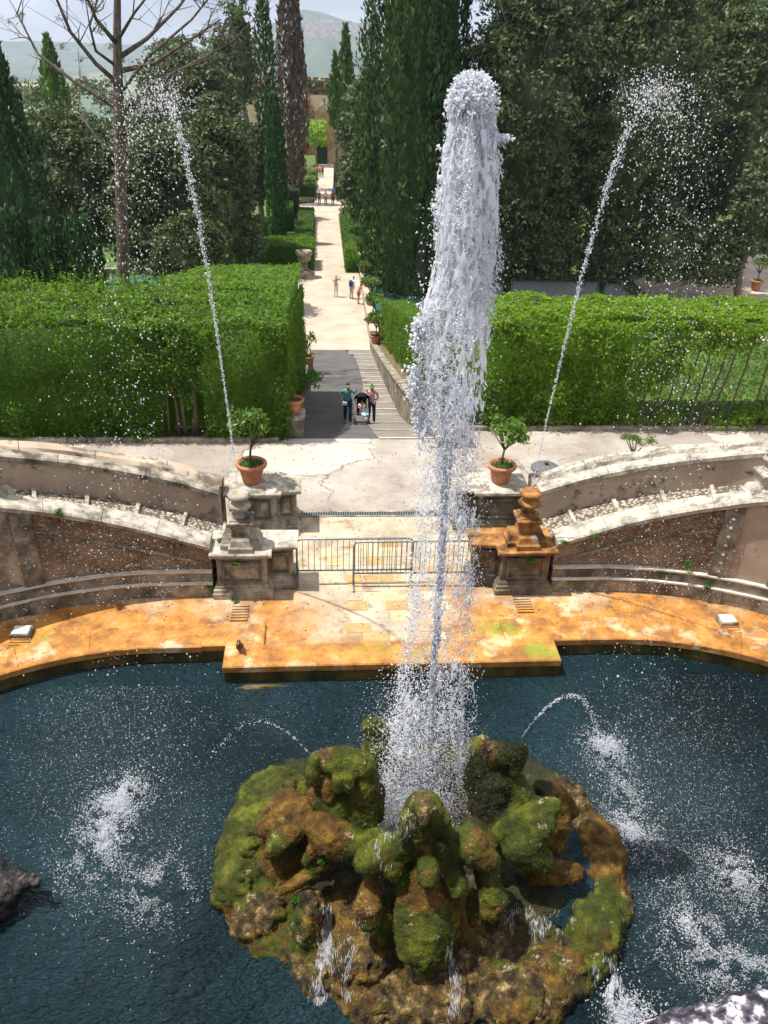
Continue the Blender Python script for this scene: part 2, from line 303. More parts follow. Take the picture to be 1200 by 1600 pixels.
def watermat(name, base, tint, fac, rough=.06, s=(2.2, 7., 26.), b=.5):
    mt = bpy.data.materials.new(name); mt.use_nodes = True; N = mt.node_tree.nodes; L = mt.node_tree.links; p = N['Principled BSDF']
    g = N.new('ShaderNodeNewGeometry').outputs['Position']; mpn = N.new('ShaderNodeMapping'); mpn.inputs['Rotation'].default_value = (0, 0, .5); mpn.inputs['Scale'].default_value = (1, 2.0, 1); L.new(g, mpn.inputs[0])
    hs = None
    for sc, wgt in zip(s, (.34, .40, .26)):
        n = N.new('ShaderNodeTexNoise'); n.inputs['Scale'].default_value = sc; n.inputs['Detail'].default_value = 4; n.inputs['Distortion'].default_value = .6; L.new(mpn.outputs[0], n.inputs['Vector'])
        q = N.new('ShaderNodeMath'); q.operation = 'MULTIPLY'; q.inputs[1].default_value = wgt; L.new(n.outputs[0], q.inputs[0])
        if hs is None: hs = q.outputs[0]
        else:
            a = N.new('ShaderNodeMath'); L.new(hs, a.inputs[0]); L.new(q.outputs[0], a.inputs[1]); hs = a.outputs[0]
    bu = N.new('ShaderNodeBump'); bu.inputs['Strength'].default_value = b; bu.inputs['Distance'].default_value = .8; L.new(hs, bu.inputs['Height']); L.new(bu.outputs[0], p.inputs['Normal'])
    n = N.new('ShaderNodeTexNoise'); n.inputs['Scale'].default_value = .35; n.inputs['Detail'].default_value = 4; L.new(g, n.inputs['Vector'])
    r = N.new('ShaderNodeValToRGB'); r.color_ramp.elements[0].position = .35; r.color_ramp.elements[1].position = .65
    r.color_ramp.elements[0].color = (*[v*.55 for v in base], 1); r.color_ramp.elements[1].color = (*[v*1.4 for v in base], 1); L.new(n.outputs[0], r.inputs[0]); L.new(r.outputs[0], p.inputs['Base Color'])
    p.inputs['Roughness'].default_value = rough; p.inputs['IOR'].default_value = 1.33; p.inputs['Specular IOR Level'].default_value = .5
    t = N.new('ShaderNodeBsdfTransparent'); t.inputs[0].default_value = (*tint, 1); ms = N.new('ShaderNodeMixShader'); ms.inputs[0].default_value = fac
    L.new(t.outputs[0], ms.inputs[1]); L.new(p.outputs[0], ms.inputs[2]); L.new(ms.outputs[0], N['Material Output'].inputs[0]); return mt
WATER = watermat('deep pool water', (.024, .056, .070), (.30, .5, .5), .84, .06, (1.3, 4.5, 15.), 1.)
PONDW = watermat('green pond water', (.07, .16, .12), (.3, .5, .4), .95, .1, (.6, 2, 6), .25)
def foam_mat(name, tr, al):
    mt = bpy.data.materials.new(name); mt.use_nodes = True; N = mt.node_tree.nodes; L = mt.node_tree.links; p = N['Principled BSDF']
    n = N.new('ShaderNodeTexNoise'); n.inputs['Scale'].default_value = 30; g = N.new('ShaderNodeNewGeometry'); L.new(g.outputs['Position'], n.inputs['Vector'])
    r = N.new('ShaderNodeValToRGB'); r.color_ramp.elements[0].color = (.90, .92, .96, 1); r.color_ramp.elements[1].color = (.98, .98, .99, 1); L.new(n.outputs[0], r.inputs[0]); L.new(r.outputs[0], p.inputs['Base Color'])
    p.inputs['Roughness'].default_value = .25; p.inputs['IOR'].default_value = 1.33
    t = N.new('ShaderNodeBsdfTranslucent'); t.inputs[0].default_value = (.92, .95, 1, 1); ms = N.new('ShaderNodeMixShader'); ms.inputs[0].default_value = tr; L.new(p.outputs[0], ms.inputs[1]); L.new(t.outputs[0], ms.inputs[2])
    t2 = N.new('ShaderNodeBsdfTransparent'); m2 = N.new('ShaderNodeMixShader'); m2.inputs[0].default_value = al; L.new(t2.outputs[0], m2.inputs[1]); L.new(ms.outputs[0], m2.inputs[2])
    L.new((m2 if al < 1 else ms).outputs[0], N['Material Output'].inputs[0]); return mt
FOAM = foam_mat('white churned water', .66, 1.); DROP = foam_mat('water drops', .5, .8)
#@@STRUCT
# ------------------------------------------------------------------ terrain and paths
AX = 1.1
def wall_top(y): return float(np.interp(y, [19, 21.3, 24, 27, 32, 39.5, 52, 60], [.75, .3, -.44, -1.2, -2.5, -4.35, -7.3, -7.6]))
def ground_z(x, y):
    bp = float(np.interp(y, [0, 29, 36, 50, 172, 260, 700], [.24, .24, -2.5, -8.06, -8.06, -40, -150]))
    if y < 62 and y > 19:
        rz = ramp_z(y)-.35
        if -1.11 < x < 3.11: return min(rz, bp)
        if x >= 3.1:
            a = min(bp, wall_top(y)-.12); t = min(1, max(0, (x-4.9)/2.5)); return a*(1-t)+bp*t
        a = min(bp, ramp_z(y)+.1); t = min(1, max(0, (-x-5.)/2.5)); return a*(1-t)+bp*t
    return bp
xs = sorted(set([-9000, -4000, -2000, -900, -400, -200, -120, -80, -60, -45, -35, -28, -22, -18, -15, -12, -10, -8, -6, -5, -4, -3, -2, -1.13, -1.1, 1, 3.1, 3.13, 4, 4.9, 6, 7, 8, 10, 12, 14, 17, 20, 25, 30, 36, 45, 60, 80, 120, 200, 400, 900, 2000, 4000, 9000]))
ys = [20.25]+list(np.arange(21, 60, 1.0))+[62, 66, 72, 80, 90, 100, 120, 140, 160, 172, 180, 200, 230, 260, 320, 400, 550, 700, 1200, 2500, 5000, 9000]
V = [(x, y, ground_z(x, y)) for y in ys for x in xs]; nx = len(xs)
Fq = [(j*nx+i, j*nx+i+1, (j+1)*nx+i+1, (j+1)*nx+i) for j in range(len(ys)-1) for i in range(nx-1)]
GR = mat('ground', [(.3, (.05, .10, .02)), (.5, (.08, .14, .025)), (.7, (.13, .16, .05))], .9, .95, .3, 30, stain=[((.14, .11, .07), .3, .5, .65, .6)])
h = hook(GR); sx = h.N.new('ShaderNodeSeparateXYZ'); h.L.new(h.pos, sx.inputs[0])
vf = h.N.new('ShaderNodeTexVoronoi'); vf.inputs['Scale'].default_value = .0022; h.L.new(h.pos, vf.inputs['Vector'])
rf = h.N.new('ShaderNodeValToRGB'); e = rf.color_ramp.elements; e.new(.5)
for q, (a, c) in zip(e, [(.2, (.05, .09, .03)), (.5, (.12, .16, .05)), (.8, (.32, .28, .14))]): q.position = a; q.color = (*c, 1)
h.L.new(vf.outputs['Color'], rf.inputs[0]); h.L.new(mixin(h, h.src, rf.outputs[0], smooth(h, sx.outputs[1], 260, 500)), h.p.inputs['Base Color'])
o = npmesh('ground', V, Fq, GR); props(o, kind='structure')
# far hills with their hill town
def hills(name, y0, h0, w, seed, mt, x0=-4500, x1=3500, cx=0, n=90):
    X = np.linspace(x0, x1, n); V = []; T = np.linspace(0, 1, 14)
    for t in T:
        pts = np.stack([X, np.full(n, seed*9.), np.zeros(n)], 1); hh = h0*(.35+.9*fbm(pts, .0011, 4, seed))*np.exp(-((X-cx)/w)**2)+h0*.22*fbm(pts, .003, 3, seed+3)
        d = fbm(np.stack([X, np.full(n, t*900), np.zeros(n)], 1), .004, 3, seed+9)
        V += [(x, y0+t*900, -152+hh_*math.sin(min(1, t*1.6)*math.pi/2)*(.75+.5*dd if t < .7 else .9)) for x, hh_, dd in zip(X, hh, d)]
    Fq = [(j*n+i, j*n+i+1, (j+1)*n+i+1, (j+1)*n+i) for j in range(len(T)-1) for i in range(n-1)]
    return props(npmesh(name, V, Fq, mt, smooth=True), kind='structure')
HILL = mat('wooded hill', [(.3, (.04, .07, .03)), (.55, (.10, .13, .05)), (.75, (.24, .22, .12))], .006, .95, 0)
hl = hills('distant_hills', 4300, 300, 620, 2, HILL, cx=40)
hills('distant_hills', 6200, 150, 6000, 5, HILL)
#@@END0
def sheet(name, mt, x0, x1, pts, dz=0):      # strip along y following the ramp
    V = [];
    for y in pts: V += [(x0 if not callable(x0) else x0(y), y, ramp_z(y)+dz), (x1 if not callable(x1) else x1(y), y, ramp_z(y)+dz)]
    return props(npmesh(name, V, [(2*i, 2*i+1, 2*i+3, 2*i+2) for i in range(len(pts)-1)], mt), kind='structure')
ysr = [20.2, 22, 24, 26, 28, 29.5, 31, 34, 37, 40, 44, 48, 51.4]
sheet('asphalt_path', ASPH, -1.12, lambda y: float(np.interp(y, [20, 29.5, 40, 48, 51.4], [1.45, 1.55, 1.95, 1.9, 1.35])), ysr)
sheet('garden_path', PATHM, -1.12, 3.1, [51.4, 52, 54]); sheet('garden_path', PATHM, -2.3, 3.1, [54, 56, 60, 66, 72.6, 73.4], .004)
# the stair flight beside the asphalt: one tread per visible nosing
ST = thing('garden_stair', 'long shallow stair of grey treads with pale nosings climbing beside the asphalt', 'stair', (2.3, 20.3, .3))
edges = [float(on_ramp(640 if c > 900 else 610, 380+c/4.615)[1]) for c in (1415, 1355, 1300, 1243, 1204, 1155, 1112, 1058, 1028, 1000, 973, 943, 913, 883, 858, 830, 806)]
edges = sorted(edges)+[51.4]
def slopebox(x0, x1, a, b, za, zb, th):
    bm = B(); v = [bm.verts.new(q) for q in [(x0, a, za-th), (x1, a, za-th), (x1, b, zb-th), (x0, b, zb-th), (x0, a, za), (x1, a, za), (x1, b, zb), (x0, b, zb)]]
    for f in ((0, 3, 2, 1), (4, 5, 6, 7), (0, 1, 5, 4), (1, 2, 6, 5), (2, 3, 7, 6), (3, 0, 4, 7)): bm.faces.new([v[k] for k in f])
    return bm
for a, b in zip(edges, edges[1:]):
    x0 = float(np.interp((a+b)/2, [20, 29.5, 40, 48, 51.4], [1.46, 1.56, 1.96, 1.91, 1.36])); j_ = rnd.uniform(-.02, .02)
    bobj('tread', slopebox(x0, 3.04, a+.105, b, ramp_z(a+.105)+.02, ramp_z(b)+.02, .2), STEPM, ST)
    bobj('nosing', slopebox(x0+j_, 3.04, a, a+.10, ramp_z(a)+.05, ramp_z(a+.10)+.055, .25), LIMELINE, ST)
# near terrace floor with the pool cut out
CXL, CXR, CY = -3.0, 5.3, 6.0
def stad(r, n=40, cl=CXL, cr=CXR):
    a = [(cr+r*math.sin(t), CY+r*math.cos(t)) for t in np.linspace(0, math.pi, n)]
    return a+[(cl-r*math.sin(t), CY-r*math.cos(t)) for t in np.linspace(0, math.pi, n)]
PL, PRR, PY = -1.79, 4.16, 10.77
def rimpoly(r):
    a = [(CXR+r*math.sin(t), CY+r*math.cos(t)) for t in np.linspace(0, math.pi, 48)]
    b = [(CXL-r*math.sin(t), CY-r*math.cos(t)) for t in np.linspace(0, math.pi, 48)]
    return a+b+[(PL, CY+r), (PL, PY), (PRR, PY), (PRR, CY+r)]
def flat(name, loops, z, mt, depth=0, sidemat=None):
    bm = B(); vl = [[Vector((x, y, 0)) for x, y in lp] for lp in loops]; vs = [bm.verts.new((p.x, p.y, z)) for lp in vl for p in lp]
    for t in tessellate_polygon(vl):
        try: bm.faces.new([vs[i] for i in t])
        except ValueError: pass
    bmesh.ops.recalc_face_normals(bm, faces=bm.faces)
    if sum(f.normal.z*f.calc_area() for f in bm.faces) < 0: bmesh.ops.reverse_faces(bm, faces=bm.faces)
    me = bpy.data.meshes.new(name); bm.to_mesh(me); bm.free(); return finish(name, me, mt)
HOLE = rimpoly(5.35)
fl = props(flat('terrace_floor', [[(-16, -3), (18, -3), (18, 16.02), (-16, 16.02)], rimpoly(5.36)], .3, FLOOR), kind='structure')
props(flat('upper_terrace', [[(-30, 16.02), (32, 16.02), (32, 20.85), (3.1, 20.85), (3.1, 20.22), (-1.12, 20.22), (-1.12, 20.1), (-30, 20.1)]], .3, SAND), kind='structure')
bm = B(); n = len(HOLE); a = [bm.verts.new((x, y, .297)) for x, y in HOLE]; b = [bm.verts.new((x, y, -1.6)) for x, y in HOLE]
for i in range(n): bm.faces.new((a[i], a[(i+1) % n], b[(i+1) % n], b[i]))
bw = bobj('basin_wall', bm, RIMW); props(bw, kind='structure')
MUD = mat('pool bed', [(.3, (.02, .035, .03)), (.7, (.06, .08, .06))], .8, .9, .3)
props(flat('pool_floor', [stad(5.5)], -1.55, MUD), kind='structure')
# pool water: fine sheet
props(flat('pool_water', [HOLE], 0, WATER), kind='structure')
# raised curb ring and pier slab, with overhanging lip
def ringarc(r0, r1, side, u0, u1, n=30): # polygon between radii
    def pt(u, r):
        if u < 0: return ((CXL-u) if side < 0 else (CXR+u), CY+r)
        t = u; return ((CXL-r*math.sin(t)) if side < 0 else (CXR+r*math.sin(t)), CY+r*math.cos(t))
    T = np.linspace(u0, u1, n); p = [pt(t, r0) for t in T]+[pt(t, r1) for t in T[::-1]]
    ar = sum(p[i-1][0]*p[i][1]-p[i][0]*p[i-1][1] for i in range(len(p)))
    return p if ar > 0 else p[::-1]
CB = thing('basin_curb', 'orange stained stone curb slabs edging the pool around the central pier', 'curb', (1.2, 11, .3))
def slab(poly, z1=.37, nm='curb_slab'):
    ar = sum(poly[i-1][0]*poly[i][1]-poly[i][0]*poly[i-1][1] for i in range(len(poly)))
    if ar < 0: poly = poly[::-1]
    return bobj(nm, loft(B(), poly, [(0, .22), (.02, .24), (.02, z1-.02), (.0, z1)], .004), FLOOR, CB)
for side in (-1, 1):
    us = [-.75 if side < 0 else -1.13, 0]+list(np.linspace(.22, 2.6, 12))
    for a, b in zip(us, us[1:]): slab(ringarc(5.33, 5.95, side, a, b-(.006), 8))
pxs = [PL, -1.0, -.1, 3.3, PRR]
for a, b in zip(pxs, pxs[1:]): slab([(a, PY), (b-.006, PY), (b-.006, 11.33), (a, 11.33)])
slab([(3.3, 11.34), (4.15, 11.34), (4.15, 11.96), (3.3, 11.96)])
slab([(-2.24, 11.36), (-1.15, 11.36), (-1.15, 11.95), (-2.24, 11.95)])
# flagstones in the middle of the floor
FS = [mat('flagstone pale', [(.3, (.42, .33, .19)), (.7, (.60, .50, .33))], 4, .8, .4, 25, stain=[((.42, .2, .04), 2, .5, .62, .7)]),
      mat('flagstone ochre', [(.3, (.34, .20, .08)), (.7, (.52, .34, .15))], 4, .8, .4, 25, stain=[((.15, .1, .05), 3, .55, .66, .6)]), FLOOR]
y = 11.45; row = 0; cnt = 0
while y < 14.9:
    hh = rnd.uniform(.26, .4); x = -.2+rnd.uniform(0, .3)+(.3 if y < 12 else 0)
    while x < 1.75+(1.1 if y > 13.4 else .3):
        w = rnd.uniform(.3, .55)
        if rnd.random() < (.86 if .2 < x < 1.3 else .6):
            o = boxo('flagstone', FS[rnd.choice([0, 0, 1, 2, 2])], None, x, x+w-.025, y, y+hh-.025, .26, .306+rnd.uniform(0, .008), .006, origin=(x+w/2, y+hh/2, .3), j=.008); o.parent = fl; cnt += 1
        x += w
    y += hh
LM = mat('dry leaf litter', [(.3, (.06, .035, .015)), (.7, (.16, .10, .04))], 9, .9, 0)
# ------------------------------------------------------------------ curved ramp walls
def apt(side, u, r):      # u = metres along the r=7 wall from the pedestal
    if u <= .8: x = -2.2-u; y = CY+r
    else:
        t = (u-.8)/7.; x = CXL-r*math.sin(t); y = CY+r*math.cos(t)
    return (x if side < 0 else 2.3-x, y)
def sweep(bm, side, prof, u0, u1, n=50, wob=0):
    us = [u for u in np.linspace(u0, u1, n)]; rings = []
    for u in us:
        ring = []
        for k, (r, z0, s) in enumerate(prof):
            x, y = apt(side, u, r+(wob*(vnoise(np.array([[u*3, k*3.1, side]]))[0]-.5) if wob else 0))
            ring.append(bm.verts.new((x, y, max(.29, z0+s*.34*u)+(wob*.6*(vnoise(np.array([[u*2.5, k*7.7, side*3+9]]))[0]-.5) if wob else 0))))
        rings.append(ring)
    m = len(prof)
    for a, b in zip(rings, rings[1:]):
        for k in range(m): bm.faces.new((a[k], a[(k+1) % m], b[(k+1) % m], b[k]))
    bm.faces.new(rings[0]); bm.faces.new(rings[-1][::-1]); return bm
def swo(name, mt, par, side, prof, u0, u1, n=50, wob=0): return bobj(name, sweep(B(), side, prof, u0, u1, n, wob), mt, par)
for side in (-1, 1):
    w = 'left' if side < 0 else 'right'
    tx = 'brown roughcast' if side < 0 else 'golden pebble roughcast'
    p0 = apt(side, 0, 7)
    T = thing('curved_ramp_wall', f'low curved parapet wall with {tx} panel and white coping, {w} of the barriers', 'wall', (*p0, .3), 'curved walls around the pool')
    UE = 8.6
    swo('plinth', WALLST, T, side, [(6.90, .27, 0), (6.90, .60, 0), (7.3, .60, 0), (7.3, .27, 0)], 0, UE, 60, .02)
    swo('moulding', LIMELINE, T, side, [(6.87, .602, 0), (6.87, .635, 0), (7.25, .66, 0), (7.25, .602, 0)], 0, UE, 60, .008)
    swo('band', WALLST, T, side, [(6.93, .63, 0), (6.95, .85, 0), (7.3, .85, 0), (7.3, .63, 0)], 0, UE, 60, .015)
    swo('moulding', LIMELINE, T, side, [(6.91, .852, 0), (6.91, .885, 0), (7.25, .90, 0), (7.25, .852, 0)], 0, UE, 60, .008)
    swo('roughcast_panel', ROUGHCAST, T, side, [(7.0, .88, 0), (7.0, 1.36, 1), (7.3, 1.36, 1), (7.3, .88, 0)], 0, 3.1, 40)
    swo('plaster_panel', PLASTER, T, side, [(7.0, .88, 0), (7.0, 1.36, 1), (7.3, 1.36, 1), (7.3, .88, 0)], 3.12, 4.2, 14)
    swo('roughcast_panel', ROUGHCAST, T, side, [(7.0, .88, 0), (7.0, 1.36, 1), (7.3, 1.36, 1), (7.3, .88, 0)], 4.22, UE, 30)
    bm = B(); rings = []
    for u in np.linspace(.1, 3.05, 30):
        z = .97+.305*u; rr = []
        for r, dz in ((6.975, -.03), (6.965, 0), (6.975, .03), (7.02, .03), (7.02, -.03)):
            x, y = apt(side, u, r); rr.append(bm.verts.new((x, y, z+dz)))
        rings.append(rr)
    for a, b in zip(rings, rings[1:]):
        for k in range(5): bm.faces.new((a[k], a[(k+1) % 5], b[(k+1) % 5], b[k]))
    bobj('diagonal_rib', bm, WALLST, T)
    for (ua, ub) in ((3.08, 3.42), (4.15, 4.5)):
        swo('pilaster', WALLST, T, side, [(6.86, .3, 0), (6.86, .62, 0), (6.94, .64, 0), (6.94, 1.37, 1), (7.1, 1.37, 1), (7.1, .3, 0)], ua, ub, 5)
        for q in np.arange(1.0, 1.4+.34*ua, .2):
            x, y = apt(side, (ua+ub)/2, 6.93); bm = B(); bmesh.ops.create_icosphere(bm, subdivisions=1, radius=.045)
            bmesh.ops.translate(bm, verts=bm.verts, vec=(x, y, q)); bobj('boss', bm, WALLST, T, True)
    for a in np.arange(0, UE-.1, .95):
        swo('coping_stone', CAPST, T, side, [(6.92, 1.35, 1), (6.90, 1.44, 1), (6.94, 1.475, 1), (7.38, 1.475, 1), (7.40, 1.36, 1)], a+.003, min(a+.944, UE), 8, .02)
    # ramp with cobbles and pale step stones
    RT = thing('curved_cobbled_ramp', f'cobbled ramp with pale stone risers curving up behind the {w} parapet', 'ramp', (*apt(side, 0, 8), .3), 'curved ramps beside the pool')
    swo('cobble_surface', COBBLE, RT, side, [(7.38, .96, 1), (8.62, .96, 1), (8.62, .2, 0), (7.38, .2, 0)], -1.4, UE, 60)
    for k, u in enumerate(np.arange(-.9, UE-.3, .78)):
        for r0, r1 in ((7.38, 7.99), (8.0, 8.58)):
            swo('step_stone', CAPST, RT, side, [(r0, .93, 1), (r0, 1.05, 1), (r1, 1.04, 1), (r1, .93, 1)], u, u+.06, 2, .02)
    # upper wall with planting trough
    UW = thing('trough_wall', f'upper curved plastered wall with crumbling planting trough on top, {w} side', 'wall', (*apt(side, 0, 8.7), .3), 'curved walls around the pool')
    swo('wall_face', PLASTER, UW, side, [(8.6, .25, 0), (8.6, 1.6, 1), (8.84, 1.6, 1), (8.84, .25, 0)], .0, UE, 60, .01)
    for a in np.arange(0, UE-.1, 1.3):
        swo('coping_stone', STONE if side < 0 else CAPST, UW, side, [(8.55, 1.60, 1), (8.55, 1.69, 1), (8.60, 1.72, 1), (8.86, 1.72, 1), (8.86, 1.60, 1)], a+.003, min(a+1.294, UE), 10, .012)
    swo('trough_soil', SOIL if side < 0 else STONE, UW, side, [(8.85, 1.0, 1), (8.85, 1.53, 1), (9.22, 1.50, 1), (9.22, 1.0, 1)], .0, UE, 60, .08)
    swo('outer_rim', PLASTER, UW, side, [(9.2, .25, 0), (9.2, 1.5, 1), (9.5, 1.5, 1), (9.5, .25, 0)], 0, UE, 60, .03)
    for a in np.arange(0, UE-.1, 1.05):
        swo('rim_stone', CAPST if side > 0 else PLASTER, UW, side, [(9.14, 1.5, 1), (9.13, 1.56, 1), (9.2, 1.64, 1), (9.45, 1.64, 1), (9.56, 1.55, 1), (9.55, 1.5, 1)], a, min(a+1.04, UE), 10, .09)
# ------------------------------------------------------------------ pedestals
def mir(poly, side):
    if side < 0: return poly
    return [(2.3-x, y) for x, y in poly][::-1]
def rect(x0, x1, y0, y1): return [(x0, y0), (x1, y0), (x1, y1), (x0, y1)]
def panel(par, side, x0, x1, y, z0, z1, mt, relief=True):
    if side > 0: x0, x1 = 2.3-x1, 2.3-x0
    t = .05
    bm = B(); box(bm, x0, x1, y-.04, y+.01, z0, z0+t, .006); box(bm, x0, x1, y-.04, y+.01, z1-t, z1, .006); box(bm, x0, x0+t, y-.0395, y+.01, z0+t, z1-t, .006); box(bm, x1-t, x1, y-.0395, y+.01, z0+t, z1-t, .006)
    bobj('panel_frame', bm, DARKST, par)
def pedestal(side, front):
    w = 'left' if side < 0 else 'right'
    if front:
        main = rect(-2.10, -1.15, 12.90, 13.62); wing = rect(-1.15, -.66, 13.2, 13.62); cap = [(-2.10, 12.90), (-1.15, 12.90), (-1.15, 13.2), (-.66, 13.2), (-.66, 13.62), (-2.10, 13.62)]
        lab = {'left': 'grey weathered stone pedestal with carved panel, front of the left pair by the barriers', 'right': 'dark wet stone pedestal with rust orange cap, front of the right pair'}[w]
    else:
        cap = [(-2.10, 15.28), (-1.08, 15.28), (-1.08, 15.42), (-.66, 15.42), (-.66, 15.9), (-1.4, 16.3), (-2.1, 16.3)]; lab = {'left': 'rear left stone pedestal carrying the terracotta citrus pot', 'right': 'rear right stone pedestal under the citrus pot, water stained front'}[w]
    poly = mir(cap, side); T = thing('stone_pedestal', lab, 'pedestal', ((-1.6 if side < 0 else 3.9), poly[0][1]+.3, .3), 'pedestals flanking the pool entrance')
    bodym = STONE if side < 0 else DARKST
    bobj('base', loft(B(), poly, [(.10, .29), (.10, .42), (.085, .44), (.085, .50), (.05, .53), (.05, .56), (.02, .59), (0, .60)], .004), bodym if side < 0 else DARKST, T)
    bobj('body', loft(B(), poly, [(0, .598), (0, 1.17), (.03, 1.2), (.04, 1.235)], .003), bodym, T)
    bobj('cap', loft(B(), poly, [(.06, 1.237), (.115, 1.26), (.12, 1.315), (.10, 1.33)], .012), (CAPST if side < 0 or not front else RUSTST), T)
    if front:
        panel(T, side, -2.0, -1.25, 12.9, .66, 1.14, bodym); panel(T, side, -1.08, -.73, 13.2, .66, 1.14, bodym)
        # carved relief: scroll shapes
        bm = B(); cx = -1.62 if side < 0 else 3.92
        for dx, dz, rr in ((-.2, 0, .05), (-.08, .02, .07), (.06, 0, .085), (.2, .03, .07), (.13, -.07, .045), (-.02, -.06, .04)):
            v0 = len(bm.verts); r = bmesh.ops.create_icosphere(bm, subdivisions=2, radius=rr); bmesh.ops.scale(bm, verts=r['verts'], vec=(1.2, .3, .8)); bmesh.ops.translate(bm, verts=r['verts'], vec=(cx+dx, 12.9, .9+dz))
        bobj('relief', bm, bodym, T, True)
    else: panel(T, side, -2.0, -1.2, 15.28, .66, 1.14, bodym); panel(T, side, -1.0, -.72, 15.42, .66, 1.14, bodym)
    return T
for side in (-1, 1): pedestal(side, True); pedestal(side, False)
def finial(cx, cy, z, mt, top, label, k=1.0):
    T = thing('stone_finial', label, 'finial', (cx, cy, z), 'stacked stone finials with water spouts')
    bobj('plinth', loft(B(), [(cx-.36*k, cy-.2*k), (cx-.2*k, cy-.2*k), (cx-.2*k, cy-.33*k), (cx+.2*k, cy-.33*k), (cx+.2*k, cy-.2*k), (cx+.36*k, cy-.2*k), (cx+.36*k, cy+.22*k), (cx-.36*k, cy+.22*k)], [(.03, z-.01), (.03, z+.10*k), (0, z+.13*k), (-.03, z+.24*k), (-.08, z+.28*k)], .005), mt, T)
    bobj('neck', loft(B(), rect(cx-.18*k, cx+.18*k, cy-.18*k, cy+.18*k), [(0, z+.27*k), (-.02, z+.42*k), (.03, z+.50*k)]), mt, T)
    bobj('square_slab', loft(B(), rect(cx-.24*k, cx+.24*k, cy-.24*k, cy+.24*k), [(-.03, z+.50*k), (0, z+.53*k), (0, z+.58*k), (-.05, z+.60*k), (-.06, z+.63*k)], .004), mt, T)
    bobj('baluster', lathe(B(), (cx, cy, z), [(r*k, zz*k) for r, zz in [(.16, .62), (.175, .66), (.15, .70), (.10, .72), (.09, .79), (.14, .81), (.215, .85), (.225, .88), (.19, .93), (.09, .95), (.08, .99), (.13, 1.01), (.20, 1.05), (.215, 1.09), (.18, 1.13), (.09, 1.15), (.06, 1.10)]], 24), mt, T, True)
    return T
finial(-1.62, 13.2, 1.33, STONE, CAPST, 'grey stacked stone finial with a thin water spout, on the left front pedestal')
finial(3.92, 13.2, 1.33, RUSTST, RUSTST, 'rust orange stacked stone finial with a water spout, on the right front pedestal')
fr = P(1190, 768, 2.65); finial(fr[0]+.05, fr[1], 2.55, CAPST, CAPST, 'pale stone finial cut off at the right edge, on the curved coping', .9)
fl2 = P(-8, 772, 2.65); finial(fl2[0]-.1, fl2[1]+.05, 2.5, STONE, STONE, 'stone finial base cut off at the left edge, on the curved coping', .9)
#@@PROPS
# ------------------------------------------------------------------ drain, gratings, lights
D = thing('drain_channel', 'long slotted drain grate across the terrace between the rear pedestals', 'drain', (1.1, 16.06, .3))
boxo('channel', DARK, D, -.62, 2.9, 15.98, 16.14, .2, .306, 0)
boxo('rail', STONE, D, -.62, 2.9, 15.94, 15.985, .28, .322, .003); boxo('rail', STONE, D, -.62, 2.9, 16.135, 16.2, .28, .322, .003)
src = boxo('bar', METAL, D, -.6, -.575, 15.98, 16.14, .29, .318, 0)
for i in range(1, 62):
    c = src.copy(); COL.objects.link(c); c.location.x += i*.0567
def grate(px, py, lab, n=6, w=.42, l=.5):
    p = P(px, py, .3); T = thing('floor_grate', lab, 'grate', (p[0], p[1], .3), 'small gratings in the orange floor')
    boxo('pit', DARK, T, p[0]-w/2, p[0]+w/2, p[1]-l/2, p[1]+l/2, .25, .304, 0)
    for i in range(n): boxo('slat', FLOOR, T, p[0]-w/2, p[0]+w/2, p[1]-l/2+i*l/n+.018, p[1]-l/2+(i+1)*l/n-.01, .29, .325, .005)
grate(375, 958, 'slotted floor grating just below the left front pedestal', 6, .32, .52)
grate(818, 946, 'slotted floor grating just below the right front pedestal', 6, .32, .5)
def flood(px, py, lab, gx, gy):
    p = P(px, py, .42); T = thing('floor_light', lab, 'floodlight', (p[0], p[1], .3), 'floodlights beside the pool')
    LENS = bpy.data.materials.get('pale lens') or plain('pale lens', (.75, .85, .82), .2)
    bobj('housing', loft(B(), rect(p[0]-.17, p[0]+.17, p[1]-.14, p[1]+.14), [(0, .29), (0, .40), (-.01, .42)]), STONE, T); boxo('lens', LENS, T, p[0]-.14, p[0]+.14, p[1]-.11, p[1]+.11, .415, .432, .006)
    for i in range(5): boxo('slat', FLOOR, T, p[0]+gx-.17, p[0]+gx+.17, p[1]-gy-.26+i*.075, p[1]-gy-.26+i*.075+.05, .29, .33, .004)
flood(33, 984, 'small floodlight with pale lens on the orange floor at the left edge', .02, .2)
flood(1137, 966, 'small floodlight with pale green lens on the floor at right', .0, .2)
# crowd barriers
def barrier(x0, x1, y, n, lab):
    T = thing('crowd_barrier', lab, 'barrier', ((x0+x1)/2, y, .3), 'steel barriers closing off the pool floor')
    bm = B(); zt, zb = 1.36, .62; r = .1
    pts = [(x0, y, .32), (x0, y, zt-r), (x0+r*.3, y, zt-r*.3), (x0+r, y, zt), (x1-r, y, zt), (x1-r*.3, y, zt-r*.3), (x1, y, zt-r), (x1, y, .32)]
    bobj('frame', tube(bm, pts, .021, 8), METAL, T, True); bobj('bottom_rail', tube(B(), [(x0, y, zb), (x1, y, zb)], .017, 8), METAL, T, True)
    s = bobj('bar', tube(B(), [(x0+(x1-x0)/(n+1), y, zb), (x0+(x1-x0)/(n+1), y, zt)], .0075, 6), METAL, T, True)
    for i in range(1, n):
        c = s.copy(); COL.objects.link(c); c.location.x += i*(x1-x0)/(n+1)
    for x in (x0, x1): bobj('foot', tube(B(), [(x, y-.22, .312), (x, y-.18, .34), (x, y+.18, .34), (x, y+.22, .312)], .017, 6), METAL, T, True)
barrier(-.58, 1.72, 13.30, 19, 'steel crowd barrier on the left, touching the left pedestal')
